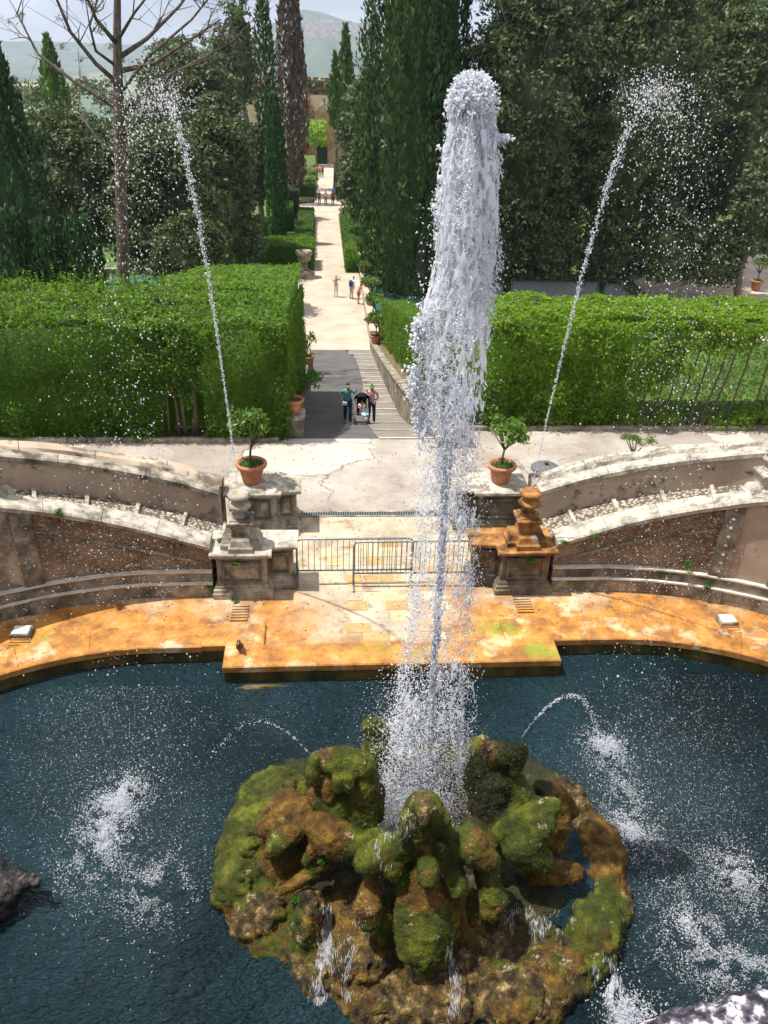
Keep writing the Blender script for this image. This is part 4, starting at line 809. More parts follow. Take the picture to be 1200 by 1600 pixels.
def remesh(name, bm, cen, par, mt, vox, amp, fine, crag=0, wet=None):  # wet: mask for damp rock and for shade painted into the hollows
    me = bpy.data.meshes.new('tmp'); bm.to_mesh(me); bm.free(); o = bpy.data.objects.new('tmp', me); COL.objects.link(o)
    md = o.modifiers.new('r', 'REMESH'); md.mode = 'VOXEL'; md.voxel_size = vox; md.use_smooth_shade = True
    sm = o.modifiers.new('s', 'SMOOTH'); sm.iterations = 3
    for sz, st in ((.30, amp*1.7), (.09, amp*1.25), (.035, fine*1.4)):
        d = o.modifiers.new('d', 'DISPLACE'); d.texture = clouds(sz); d.strength = st; d.mid_level = .5; d.texture_coords = 'LOCAL'
    if crag:
        tx = bpy.data.textures.new('crag', 'VORONOI'); tx.noise_scale = .16; tx.distance_metric = 'DISTANCE'; d = o.modifiers.new('d', 'DISPLACE'); d.texture = tx; d.strength = crag; d.mid_level = .3; d.texture_coords = 'LOCAL'
    dg = bpy.context.evaluated_depsgraph_get(); me2 = bpy.data.meshes.new_from_object(o.evaluated_get(dg)); bpy.data.objects.remove(o); me2.name = name
    n = len(me2.vertices); v = np.empty(n*3, np.float32); me2.vertices.foreach_get('co', v); v = v.reshape(-1, 3)
    Cc = np.array([c for c, r, k in cen]); Rr = np.array([r for c, r, k in cen]); d = np.linalg.norm(v[:, None]-Cc[None], axis=2)/Rr[None]; w = np.exp(-(d**2)*3.)+1e-9; w /= w.sum(1, keepdims=True)
    ms = w@np.array([KV[k][0] for c, r, k in cen]); ru = w@np.array([KV[k][1] for c, r, k in cen])
    ms = np.clip(ms+(fbm(v, 3.2, 4, 31)-.5)*1.3, 0, 1); ru = np.clip(ru*.9+(fbm(v, 2.6, 4, 37)-.46)*1.7, 0, 1)
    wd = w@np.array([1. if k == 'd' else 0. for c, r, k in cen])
    if wet is not None: wd = np.clip(wd+wet(v)*(.4+1.1*fbm(v, 3, 3, 41)), 0, 1); ms = ms*(1-.55*wet(v))  # darkens rock between the dragons: hollow shade put into the colour, besides damp
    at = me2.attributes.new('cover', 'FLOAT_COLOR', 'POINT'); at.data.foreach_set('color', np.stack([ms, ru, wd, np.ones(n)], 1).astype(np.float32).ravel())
    nn = np.empty(n*3, np.float32); me2.vertices.foreach_get('normal', nn); nn = nn.reshape(-1, 3); ALLM.append((v.copy(), nn.copy(), ms.copy(), ru.copy()))
    me2.materials.clear(); tris = [tuple(p.vertices) for p in me2.polygons]; BV.append((v.copy(), tris)); return finish(name, me2, mt, par, True)
BV = []
def mossmat():
    mt = mat('moss over wet tufa', [(.36, (.014, .010, .006)), (.5, (.065, .045, .020)), (.60, (.20, .135, .05)), (.70, (.52, .39, .19))], 7, .8, 0, stretch=(1, 1, .6))
    h = hook(mt); N, L = h.N, h.L; a = N.new('ShaderNodeAttribute'); a.attribute_name = 'cover'; s = N.new('ShaderNodeSeparateColor'); L.new(a.outputs['Color'], s.inputs[0])
    g = N.new('ShaderNodeValToRGB'); e = g.color_ramp.elements; e.new(.5)
    for q, (p_, c) in zip(e, [(.3, (.014, .023, .003)), (.5, (.052, .066, .006)), (.68, (.155, .17, .013))]): q.position = p_; q.color = (*c, 1)
    L.new(nzn(h, 4, 8), g.inputs[0]); o_ = N.new('ShaderNodeValToRGB'); e = o_.color_ramp.elements; e.new(.5)
    for q, (p_, c) in zip(e, [(.3, (.026, .014, .005)), (.5, (.12, .062, .011)), (.68, (.30, .18, .026))]): q.position = p_; q.color = (*c, 1)
    L.new(nzn(h, 5, 8), o_.inputs[0]); n1 = nzn(h, 14, 6)
    ru = smooth(h, mth(h, 'ADD', s.outputs[1], mth(h, 'MULTIPLY', mth(h, 'SUBTRACT', nzn(h, 6, 8), .5), 2.2)), .25, .8); ms = smooth(h, mth(h, 'ADD', s.outputs[0], mth(h, 'MULTIPLY', mth(h, 'SUBTRACT', n1, .5), 1.1)), .32, .5)
    col = mixin(h, h.src, mixin(h, g.outputs[0], o_.outputs[0], ru), ms); sc_ = mth(h, 'MULTIPLY', smooth(h, nzn(h, 3.6, 9), .60, .66), smooth(h, nzn(h, 22, 5), .42, .56)); col = mixin(h, col, (.50, .40, .26), mth(h, 'MULTIPLY', sc_, .8)); dk = mth(h, 'MULTIPLY', s.outputs[2], .86); col = mixin(h, col, (.018, .022, .010), dk)  # blue channel darkens: wet moss, plus the hollow shade painted on the tufa
    L.new(col, h.p.inputs['Base Color']); rr = mth(h, 'ADD', mth(h, 'MULTIPLY', ms, .36), .34); L.new(rr, h.p.inputs['Roughness'])
    b = N.new('ShaderNodeBump'); b.inputs['Strength'].default_value = 1.; b.inputs['Distance'].default_value = .045; L.new(nzn(h, 38, 8), b.inputs['Height']); L.new(b.outputs[0], h.p.inputs['Normal']); return mt
MOSS = mossmat()
IS = thing('fountain_island', 'large round mossy tufa rock rising from the pool under the dragons', 'rock', (1.25, 7.0, 0))
base = []
bm = B(); cen = []
def wb(x, y, z, rx, ry, rz, k, rot=0):
    r = bmesh.ops.create_icosphere(bm, subdivisions=3, radius=1); bmesh.ops.scale(bm, verts=r['verts'], vec=(rx, ry, rz)); bmesh.ops.rotate(bm, verts=r['verts'], cent=(0, 0, 0), matrix=Matrix.Rotation(rot, 3, 'Z')); bmesh.ops.translate(bm, verts=r['verts'], vec=(x, y, z)); cen.append((np.array((x, y, z)), (rx+ry+rz)/3, k))
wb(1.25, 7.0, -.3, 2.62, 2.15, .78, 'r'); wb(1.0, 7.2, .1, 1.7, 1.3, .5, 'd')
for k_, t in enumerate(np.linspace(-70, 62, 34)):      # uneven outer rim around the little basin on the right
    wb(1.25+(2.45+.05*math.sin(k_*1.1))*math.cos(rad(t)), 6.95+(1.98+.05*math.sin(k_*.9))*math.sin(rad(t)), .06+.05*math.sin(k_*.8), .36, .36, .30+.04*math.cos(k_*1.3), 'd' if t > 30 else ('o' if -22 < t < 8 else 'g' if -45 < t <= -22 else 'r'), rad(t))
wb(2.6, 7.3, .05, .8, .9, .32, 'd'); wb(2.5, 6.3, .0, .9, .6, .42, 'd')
def qb(px, py, y, rx, rz, ry, k):
    c = Q(px, py, y); s = ZC(c)/F; wb(*c, rx*s, ry, rz*s*1.28, k)
for q in [(430, 1262, 7.7, 62, 44, .55, 'g'), (398, 1315, 7.2, 52, 46, .5, 'g'), (455, 1285, 7.1, 50, 30, .4, 'o'), (378, 1378, 6.75, 44, 42, .45, 'g'), (445, 1345, 6.9, 50, 36, .4, 'o'), (410, 1425, 6.45, 52, 48, .5, 'r'), (420, 1490, 6.1, 46, 52, .4, 'g'),
          (482, 1440, 6.1, 26, 48, .32, 'g'), (500, 1380, 6.6, 44, 14, .26, 'd'), (455, 1395, 6.6, 32, 20, .3, 'o'), (440, 1550, 5.7, 60, 50, .5, 'r'), (500, 1545, 5.6, 40, 60, .4, 'r'), (560, 1520, 5.6, 50, 60, .4, 'r'), (610, 1480, 5.95, 52, 36, .4, 'r'), (720, 1500, 5.8, 56, 40, .4, 'o'), (660, 1535, 5.5, 66, 36, .4, 'r'), (810, 1475, 6.0, 46, 26, .4, 'r'), (600, 1575, 5.25, 70, 45, .4, 'r'), (690, 1570, 5.2, 70, 45, .4, 'r'),
          (585, 1490, 5.7, 28, 38, .25, 'o'), (762, 1458, 6.0, 32, 42, .28, 'o'), (756, 1490, 5.75, 28, 26, .28, 'r'), (780, 1522, 5.5, 33, 24, .28, 'g'), (775, 1570, 5.2, 42, 38, .35, 'o'), (865, 1500, 5.85, 56, 36, .42, 'o'), (870, 1550, 5.5, 54, 44, .42, 'o'), (912, 1530, 5.7, 26, 34, .26, 'r'), (855, 1535, 5.25, 17, 15, .13, 'g'), (840, 1590, 5.1, 50, 30, .3, 'o'),
          (925, 1470, 6.2, 40, 30, .4, 'r'), (955, 1420, 6.5, 32, 36, .3, 'o'), (965, 1455, 6.3, 24, 32, .25, 'g'), (820, 1440, 6.2, 50, 30, .4, 'd'), (700, 1190, 8.55, 60, 18, .3, 'd'), (745, 1168, 8.75, 26, 12, .15, 'g'), (470, 1215, 8.3, 40, 18, .3, 'd'), (450, 1240, 8.0, 22, 14, .2, 'g')]: qb(*q)
remesh('tufa_rock', bm, cen, IS, MOSS, .034, .075, .034, .07, lambda v: np.clip(1.25-np.hypot((v[:, 0]-1.3)/1.75, (v[:, 1]-6.75)/.72), 0, .8)/.8*np.clip((.75-v[:, 2])*4, 0, 1))  # mask paints the hollows' shade, along with wet darkening, into the rock colour
DG = 'dragons of the central fountain'
def chain(bm, cen, pts, dy=0, n=9):
    """limb of overlapping spheres through picture points (px, py, y, r_px, kind)"""
    for A, Bq in zip(pts, pts[1:]):
        for t in np.linspace(0, 1, n):
            px, py, y, r = [A[k]*(1-t)+Bq[k]*t for k in range(4)]; c = Q(px, py, y+dy); rr = r*ZC(c)/F; q = bmesh.ops.create_icosphere(bm, subdivisions=2, radius=rr); bmesh.ops.translate(bm, verts=q['verts'], vec=c)
        cen.append((Q(A[0], A[1], A[2]+dy), A[3]*ZC(c)/F, A[4])); cen.append((Q(Bq[0], Bq[1], Bq[2]+dy), Bq[3]*ZC(c)/F, Bq[4]))
def dragon(label, y0, z0, px, head, body, wings, dy=0):
    T = thing('dragon_statue', label, 'statue', (*Q(px, 1400, y0)[:2], z0), DG)
    for nm, L_, v_, a_, f_ in (('head', head, .022, .022, .022), ('body', body, .026, .032, .024), ('wings_and_arms', wings, .026, .030, .024)):
        bm = B(); cen = []
        for ch in L_: chain(bm, cen, ch, dy)
        remesh(nm, bm, cen, T, MOSS, v_, a_, f_)
    return T
g, o_, r_k, d_ = 'g', 'o', 'r', 'd'
dragon('central moss covered dragon facing the camera, arms hanging beside its chest', 5.9, .5, 662,
    [[(662, 1268, 6.02, 33, g), (662, 1290, 6.0, 30, g)], [(640, 1282, 5.98, 20, g), (634, 1305, 5.94, 13, g)], [(686, 1282, 5.98, 20, g), (692, 1304, 5.94, 13, g)], [(661, 1252, 5.88, 15, r_k), (661, 1283, 5.72, 10, r_k)], [(648, 1262, 5.82, 9, g), (676, 1262, 5.82, 9, g)], [(652, 1311, 5.84, 7, o_), (672, 1311, 5.84, 7, o_)]],
    [[(664, 1335, 6.08, 30, o_), (668, 1385, 5.86, 40, o_), (667, 1440, 5.62, 44, g), (662, 1478, 5.44, 34, g), (664, 1500, 5.36, 24, g)], [(640, 1360, 5.92, 16, g), (632, 1430, 5.62, 17, g), (636, 1490, 5.36, 15, g)], [(700, 1360, 5.92, 14, g), (704, 1430, 5.62, 15, o_), (692, 1490, 5.38, 16, g)], [(668, 1358, 5.68, 20, g), (668, 1372, 5.62, 18, g)]],
    [[(640, 1322, 6.1, 22, g), (604, 1330, 5.98, 31, g), (576, 1346, 5.88, 24, g)], [(610, 1350, 5.86, 22, g), (616, 1368, 5.8, 12, g)], [(580, 1385, 5.84, 16, o_), (574, 1418, 5.68, 24, o_), (576, 1436, 5.62, 20, g)], [(606, 1400, 5.86, 12, g), (602, 1450, 5.66, 14, g), (601, 1468, 5.6, 12, g)],
     [(692, 1318, 6.1, 24, g), (734, 1322, 5.98, 30, g), (762, 1346, 5.88, 20, g)], [(738, 1292, 6.25, 18, d_), (760, 1320, 6.1, 18, g)], [(700, 1345, 5.92, 19, g), (712, 1385, 5.72, 20, g)], [(758, 1365, 5.9, 19, g), (772, 1405, 5.74, 23, g), (766, 1420, 5.7, 20, g)], [(708, 1400, 5.75, 13, o_), (702, 1432, 5.6, 14, o_)], [(738, 1400, 5.85, 12, o_), (742, 1440, 5.65, 12, o_)]])
dragon('left mossy dragon with heavy mane spouting towards the left', 6.8, .6, 530,
    [[(500, 1190, 6.95, 19, r_k), (535, 1190, 6.98, 25, g), (565, 1196, 6.95, 24, g)], [(492, 1186, 6.86, 9, g), (486, 1206, 6.8, 11, g), (492, 1222, 6.78, 10, g)], [(510, 1225, 6.78, 10, o_), (513, 1245, 6.72, 11, o_)], [(528, 1218, 6.74, 9, g), (529, 1234, 6.7, 8, g)], [(545, 1215, 6.72, 10, g), (546, 1232, 6.7, 10, g)]],
    [[(560, 1220, 6.95, 34, g), (566, 1255, 6.85, 32, g), (562, 1295, 6.7, 26, g)], [(588, 1235, 6.98, 14, d_), (590, 1275, 6.9, 12, d_)], [(520, 1255, 6.82, 30, g), (510, 1295, 6.62, 30, g)], [(490, 1242, 6.8, 13, o_), (505, 1260, 6.7, 14, g)]],
    [[(500, 1290, 6.55, 26, o_), (520, 1308, 6.42, 30, o_), (560, 1322, 6.34, 24, g), (592, 1312, 6.4, 19, g)], [(500, 1315, 6.45, 16, o_), (482, 1345, 6.4, 12, g)], [(480, 1262, 6.85, 18, o_), (446, 1275, 6.9, 22, o_), (415, 1296, 6.85, 16, o_)], [(470, 1290, 6.7, 20, o_), (440, 1315, 6.65, 20, g), (425, 1330, 6.6, 14, o_)], [(510, 1345, 6.4, 12, o_), (470, 1375, 6.3, 11, o_), (440, 1392, 6.25, 9, o_)]])
dragon('right dragon with dark wet mane and rust brown wing', 6.8, .6, 810,
    [[(770, 1178, 7.0, 22, r_k), (792, 1178, 6.95, 20, d_), (812, 1176, 6.88, 14, d_)], [(810, 1190, 6.84, 12, d_), (806, 1206, 6.8, 10, d_)], [(816, 1168, 6.85, 6, d_), (818, 1182, 6.82, 7, d_)], [(752, 1200, 6.98, 24, d_), (745, 1225, 6.95, 22, d_)]],
    [[(768, 1215, 6.95, 36, d_), (762, 1250, 6.85, 34, d_), (768, 1290, 6.7, 26, g)], [(806, 1220, 6.85, 16, g), (815, 1255, 6.75, 26, g), (800, 1300, 6.5, 28, g)]],
    [[(785, 1300, 6.5, 20, g), (830, 1278, 6.5, 25, g), (862, 1262, 6.55, 17, g)], [(845, 1285, 6.45, 26, g), (815, 1325, 6.3, 30, g), (845, 1345, 6.25, 22, g)], [(770, 1310, 6.55, 9, r_k), (776, 1345, 6.45, 10, r_k)], [(846, 1232, 7.0, 14, d_), (872, 1242, 6.98, 17, o_), (892, 1268, 6.9, 13, o_)], [(872, 1262, 6.85, 15, o_), (878, 1292, 6.75, 16, o_), (868, 1320, 6.65, 16, o_)], [(835, 1366, 6.35, 18, o_), (872, 1364, 6.35, 20, o_), (896, 1362, 6.35, 15, o_)]])
dragon('rear dragon half hidden by spray, green shoulder showing', 8.0, .5, 610,
    [[(578, 1134, 7.8, 15, g), (592, 1142, 7.85, 19, g), (604, 1152, 7.85, 16, d_)]],
    [[(590, 1160, 7.8, 24, g), (605, 1190, 7.75, 30, d_), (650, 1205, 7.8, 26, d_), (690, 1215, 7.8, 26, d_)]], [[(575, 1172, 7.75, 13, g), (572, 1195, 7.7, 12, g)]])
# moss bristles on the mossy faces
Vm = []; colm = []
for nm, sel in (('moss', lambda ms, ru: (ms > .5) & (ru < .5)), ('rusty_moss', lambda ms, ru: (ms > .5) & (ru >= .5))):
    Vs = []
    for v, nn, ms, ru in ALLM:
        k = np.where(sel(ms, ru) & (v[:, 2] > .02) & (nn[:, 2] > -.3))[0]; k = np.repeat(k, 2); k = k[R.random(len(k)) < .62]
        p = v[k]+R.normal(0, .012, (len(k), 3)); N = nn[k]+R.normal(0, .45, (len(k), 3)); N /= np.linalg.norm(N, axis=1, keepdims=True); b = np.cross(N, R.normal(0, 1, (len(k), 3))); b /= np.linalg.norm(b, axis=1, keepdims=True)
        L_ = R.uniform(.006, .017, (len(k), 1)); Vs.append(np.stack([p-b*.005, p+b*.005, p+N*L_], 1).reshape(-1, 3))
    V = np.vstack(Vs); mt = leafmat('moss bristles' if nm == 'moss' else 'rusty moss bristles', (.020, .036, .004) if nm == 'moss' else (.05, .028, .006), (.14, .16, .013) if nm == 'moss' else (.24, .14, .018), (.2, .28, .02) if nm == 'moss' else (.35, .2, .03), .3, .9, .1)
    o = npmesh(nm, V, np.arange(len(V)).reshape(-1, 3), mt, IS); props(o, kind='stuff')
allv = []; allf = []; n = 0
for v, f in BV: allv += [tuple(q) for q in v]; allf += [tuple(i+n for i in t) for t in f]; n += len(v)
TREE = BVHTree.FromPolygons(allv, allf)
def cast(px, py):
    d = Vector(ray(px, py)).normalized(); hit = TREE.ray_cast(Vector(C0), d); return (np.array(hit[0]), np.array(hit[1])) if hit[0] is not None else (P(px, py, 0), np.array([0, 0, 1.]))
for i, (px, py, s, lab) in enumerate([(440, 1338, .16, 'small dark fern under the left dragon wing'), (505, 1345, .1, 'fern tuft below the left dragon paw'), (385, 1535, .15, 'bright fern at the left waterline of the island'), (465, 1405, .06, 'tiny plant on the left rock shoulder'), (412, 1585, .08, 'small fern low on the island front left'), (630, 1378, .07, 'small fern between the central dragon arm and chest')]):
    q, nn = cast(px, py); q = q+nn*.03; o = cardsobj('fern', clumps_on(q[None]+R.normal(0, s*.5, (7, 3)), np.full(7, s*.6), 24, .07, .7, .3, .8, .1), L_FERN, origin=q); props(o, lab, 'fern', 'ferns on the fountain island')
# rock turtle at the left edge of the pool
T = thing('turtle_rock', 'dark wet turtle shaped spout rock at the left edge of the pool', 'rock', P(20, 1430, 0))
blobs('shell', [(8, 1385, 6.75, 36, 20, .34, 'd'), (-25, 1378, 6.8, 40, 24, .4, 'd'), (-8, 1412, 6.6, 34, 26, .35, 'd'), (56, 1380, 6.65, 9, 7, .09, 'd'), (42, 1376, 6.75, 14, 10, .13, 'd')], T, mat('wet grey tufa', [(.35, (.010, .009, .009)), (.52, (.025, .022, .021)), (.68, (.13, .12, .115))], 11, .35, .8, 40), .03, .05, .025)
# near balustrade stone at the bottom right, close to the camera
bm = B(); cen = []
for px, py, r in ((1060, 1626, 40), (1108, 1614, 42), (1152, 1604, 40), (1195, 1596, 42), (1240, 1600, 50), (1025, 1645, 40), (985, 1655, 36), (1085, 1620, 40), (1170, 1625, 60), (1280, 1600, 60)):
    c = Q(px, py, .62); s = ZC(c)/F; rr = bmesh.ops.create_icosphere(bm, subdivisions=3, radius=r*s); bmesh.ops.translate(bm, verts=rr['verts'], vec=c); cen.append((c, r*s, 'r'))
T = thing('parapet_stone', 'rough grey and white travertine parapet close to the camera at bottom right', 'parapet', Q(1120, 1640, .62))
NEARST = mat('spotted travertine', [(.42, (.02, .018, .025)), (.50, (.11, .10, .13)), (.57, (.60, .59, .62))], 34, .9, .8, 90, vec='O', bdist=.01)
remesh('rough_stone', bm, cen, T, NEARST, .006, .012, .008)
c = Q(690, 1622, .62); bm = B(); r = bmesh.ops.create_icosphere(bm, subdivisions=4, radius=.018); bmesh.ops.scale(bm, verts=bm.verts, vec=(1.3, 1, 1)); bmesh.ops.translate(bm, verts=bm.verts, vec=c); bobj('parapet_bump', bm, CAPST, T, True)
q = Q(1120, 1700, .62); boxo('parapet_block', NEARST, T, -2, 4, .30, .60, q[2]-.8, q[2]+.0, .02)
props(boxo('terrace_wall', WALLST, None, -14, 16, -2.9, .30, .2, q[2]-.4, 0), kind='structure')
# submerged lamps and shallow stones
for i, (px, py, rx, ry, z, nm, lab, c) in enumerate([(370, 1185, .16, .14, -.12, 'submerged_lamp', 'brown round lamp under water left of the island', 0), (220, 1455, .16, .14, -.12, 'submerged_lamp', 'reddish round lamp under water at the lower left', 0), (1060, 1368, .16, .14, -.1, 'submerged_lamp', 'reddish round lamp under water right of the island', 0), (885, 1142, .15, .13, -.12, 'submerged_lamp', 'brown round lamp under water behind the right dragon', 0)]):
    p = P(px, py, z); o = bobj(nm, lathe(B(), (p[0], p[1], z-.1), [(rx*.7, 0), (rx, .06), (rx*.9, .1), (rx*.5, .11)], 16), plain('brown lamp glass', (.38, .17, .10)), None, True, origin=p); props(o, lab, 'lamp', 'underwater lamps in the pool')
for i, (px, py, w, l, z, lab) in enumerate([(310, 1085, .8, .22, -.10, 'pale sandy shoal under water below the left curb'), (905, 1075, .8, .45, -.12, 'pale sandy shoal under water right of the pier'), (405, 1072, .55, .08, .02, 'yellow green ledge at the foot of the pier')]):
    p = P(px, py, z); bm = B(); bmesh.ops.create_icosphere(bm, subdivisions=4, radius=1)
    for v in bm.verts: k = 1+.35*(vnoise(np.array([list(v.co*2.2)]), 1, i)[0]-.5)*2; v.co = Vector((v.co.x*w*k, v.co.y*l*k, v.co.z*.13*k))
    bmesh.ops.translate(bm, verts=bm.verts, vec=(p[0], p[1], z-.1)); o = bobj('submerged_ledge', bm, mat('pool silt', [(.3, (.18, .12, .07)), (.7, (.42, .33, .22))], 4, .9, .4) if i < 2 else RIMW, None, True, origin=p); props(o, lab, 'ledge', 'shallow ledges in the pool')
#@@WATERFX
# ------------------------------------------------------------------ water in motion
def drops(Pt, r, direc=None, el=None):
    n = len(Pt); r = np.asarray(r).reshape(-1, 1)*np.ones((n, 1)); a = sph(n) if direc is None else np.asarray(direc)*np.ones((n, 3)); a = a/np.linalg.norm(a, axis=1, keepdims=True)
    b = np.cross(a, sph(n)); b /= np.linalg.norm(b, axis=1, keepdims=True); c = np.cross(a, b); e = (R.uniform(1, 1.8, (n, 1)) if el is None else np.asarray(el).reshape(-1, 1)*np.ones((n, 1)))
    j = lambda: R.uniform(.8, 1.4, (n, 1)); V = np.stack([Pt+a*r*e*1.3, Pt-a*r*e*.6+b*r*j(), Pt-a*r*e*.6-b*r*.5+c*r*j(), Pt-a*r*e*.6-b*r*.5-c*r*j()], 1).reshape(-1, 3)
    f = np.array([(0, 1, 2), (0, 2, 3), (0, 3, 1), (1, 3, 2)]); return V, (np.arange(n)[:, None, None]*4+f[None]).reshape(-1, 3)
def strands(P0, D0, L, w, k=6, curl=.35):
    """thin curling filaments of water: crossed ribbons"""
    n = len(P0); d = D0/np.linalg.norm(D0, axis=1, keepdims=True); L = np.asarray(L)*np.ones(n); w = np.asarray(w)*np.ones(n); pts = [P0]; dd = d.copy()
    for i in range(k): dd = dd+R.normal(0, curl, (n, 3)); dd /= np.linalg.norm(dd, axis=1, keepdims=True); pts.append(pts[-1]+dd*(L/k)[:, None])
    pts = np.stack(pts, 1); side = np.cross(d, sph(n)); side /= np.linalg.norm(side, axis=1, keepdims=True); s2 = np.cross(d, side); tp = np.sin(np.linspace(.25, math.pi-.1, k+1))[None, :, None]*(w[:, None, None]*.5)*R.uniform(.6, 1.4, (n, k+1, 1))
    Vv = np.stack([pts+side[:, None]*tp, pts-side[:, None]*tp*.6+s2[:, None]*tp*.9, pts-side[:, None]*tp*.6-s2[:, None]*tp*.9], 2).reshape(n, -1, 3); m = (k+1)*3; f = []
    for i in range(k):
        for q in range(3): f.append((i*3+q, i*3+(q+1) % 3, (i+1)*3+(q+1) % 3, (i+1)*3+q))
    f = np.array(f); return Vv.reshape(-1, 3), (np.arange(n)[:, None, None]*m+f[None]).reshape(-1, 4)
JY = 7.2
# silhouette of the column: picture rows measured at the jet's distance -> world radius by height
rows = [(131, 724, 752, 1.), (140, 714, 763, 1.), (160, 706, 770, 1.), (200, 698, 772, 1.), (250, 690, 777, .95), (320, 685, 776, .9), (400, 676, 776, .85), (450, 672, 766, .85), (500, 661, 762, .60), (560, 657, 760, .46), (620, 655, 755, .37), (700, 655, 747, .28), (760, 652, 744, .20), (850, 645, 742, .13), (950, 635, 740, .09), (1050, 622, 735, .13), (1130, 608, 735, .20), (1200, 600, 728, .28), (1290, 592, 720, .45)]
JZ, JL, JR, JD = [], [], [], []
for (py, l, r, d) in rows: a = Q(l, py, JY); b = Q(r, py, JY); JZ.append(a[2]); JL.append(a[0]); JR.append(b[0]); JD.append(d)
JZ, JL, JR, JD = [np.array(v)[::-1] for v in (JZ, JL, JR, JD)]
def jetpt(n, zlo, zhi, spread=1., pw=.5, wt=True):
    z = R.uniform(zlo, zhi, n*3)
    if wt: z = z[R.random(n*3) < np.interp(z, JZ, JD)]
    z = z[:n]; n = len(z); rr = (np.interp(z, JZ, JR)-np.interp(z, JZ, JL))/2; cx = (np.interp(z, JZ, JR)+np.interp(z, JZ, JL))/2; a = R.uniform(0, 6.283, n); q = R.random(n)**pw*spread
    wob = 1+.28*(vnoise(np.stack([np.cos(a)*2, np.sin(a)*2, z*2.2], 1), 1, 4)-.5)*2; return np.stack([cx+np.cos(a)*rr*q*wob, JY+np.sin(a)*rr*q*wob, z], 1)
JT = thing('water_jet', 'tall white column of churning water rising from the middle of the dragons', 'fountain jet', (1.3, JY, .6))
zt = JZ.max(); dn = np.array([[0, 0, -1.]])
parts = []
def water(name, vf, mt, par): V, f = vf; o = npmesh(name, V, f, mt, par); o['kind'] = 'stuff'; return o
def jk(p):  # drift into lacy holes: keep points where ridged noise is strong
    q = p.copy(); q[:, 2] *= .45; nn = fbm(q, 6.5, 3, 51); lim = np.interp(p[:, 2], [1, 4.5, 6.5, 8, 9], [.46, .47, .47, .44, .2]); return p[nn > lim]
def lace(zlo, zhi, fr, na, nz_, seed, kx=26, kz=7, dens=1.):
    th = np.linspace(0, 2*math.pi, na+1)[:-1]; zz = np.linspace(zlo, zhi, nz_); A, Z = np.meshgrid(th, zz); A = A.ravel(); Z = Z.ravel(); rr = (np.interp(Z, JZ, JR)-np.interp(Z, JZ, JL))/2*fr; cx = (np.interp(Z, JZ, JR)+np.interp(Z, JZ, JL))/2
    q = np.stack([np.cos(A)*.3, np.sin(A)*.3, Z], 1); big = fbm(q*np.array([1, 1, .5]), 5, 2, seed)-.5; mid_ = fbm(q*np.array([1, 1, .35]), 22, 2, seed+5)-.5
    r = rr*(1+.40*big+.20*mid_); p = np.stack([cx+np.cos(A)*r, JY+np.sin(A)*r, Z], 1); n1 = fbm(q*np.array([kx, kx, kz]), 1, 3, seed+1); n2 = fbm(q*np.array([kx*.4, kx*.4, kz*.4]), 1, 3, seed+2)
    D_ = np.interp(Z, JZ, JD)*dens; v = np.maximum(n2-.5, -.5)+(.5-np.abs(n1-.5)*5)*.35; keep = v > np.interp(D_, [0, .1, .3, .6, .9, 1.], [.35, .25, .13, .06, -.02, -.10])
    I = np.arange((nz_-1)*na); a = I; b = (I//na)*na+(I % na+1) % na; f = np.stack([a, b, b+na, a+na], 1); f = f[keep[a] & (keep[b+na] | keep[b])]; return p, f
for fr, sd, dn_ in ((1., 3, .68), (.84, 13, .85), (.6, 23, 1.0)): water('water_sheet', lace(2.2, zt-.02, fr, int(60+110*fr), 620, sd, dens=dn_), FOAM, JT)
p = jk(jetpt(44000, 1.2, zt, 1.02, .55)); water('spray', drops(p, np.abs(R.normal(.0030, .0028, len(p)))+.0015, dn+R.normal(0, .3, (len(p), 3)), R.uniform(1, 2.6, len(p))), FOAM, JT)
p = jk(jetpt(5000, 2, zt, 1.0, .4)); water('strands', strands(p, np.repeat(dn, len(p), 0)+R.normal(0, .25, (len(p), 3)), R.uniform(.03, .12, len(p)), R.uniform(.003, .010, len(p)), 5, .3), FOAM, JT)
# bubbling head
c = Q(738, 158, JY)
for k in range(16):
    cc = c+(np.array([.035*(k-1.5), 0, .11]) if k < 4 else sph(1)[0]*R.uniform(.1, .9)*np.array([.14, .13, .15])); m_n = 420; dd = sph(m_n); p = cc+dd*R.uniform(.02, .085, (m_n, 1)); water('foaming_head', strands(p, dd+R.normal(0, .5, (m_n, 3)), R.uniform(.02, .06, m_n), R.uniform(.006, .018, m_n), 3, .5), FOAM, JT)
p = c+sph(2600)*R.uniform(.5, 1.35, (2600, 1))*np.array([.17, .16, .17]); water('spray', drops(p, np.abs(R.normal(.005, .004, 2600))+.002), FOAM, JT)
# thin rising core
zs = np.linspace(1.0, 6.8, 90); cx = np.array([Q(*xy, JY)[0] for xy in [(667, 1232), (673, 1130), (684, 950), (692, 830), (700, 700), (712, 500)]]); cz = np.array([Q(*xy, JY)[2] for xy in [(667, 1232), (673, 1130), (684, 950), (692, 830), (700, 700), (712, 500)]])
pts = [(np.interp(z, cz, cx)+R.normal(0, .006), JY+R.normal(0, .006), z) for z in zs]; rs = [.015+.004*math.sin(z*9)+abs(R.normal(0, .007))+.004*max(0, z-3) for z in zs]
o = bobj('rising_core', tube(B(), pts, rs, 9), FOAM, JT, True); o['kind'] = 'stuff'
zz_ = R.uniform(1, 7, 5200); p = np.stack([np.interp(zz_, cz, cx), np.full(5200, JY), zz_], 1)+R.normal(0, .022, (5200, 3))*np.array([1, 1, .5]); water('spray', drops(p, np.abs(R.normal(.006, .004, 5200))+.002, dn, R.uniform(1, 3, 5200)), FOAM, JT)
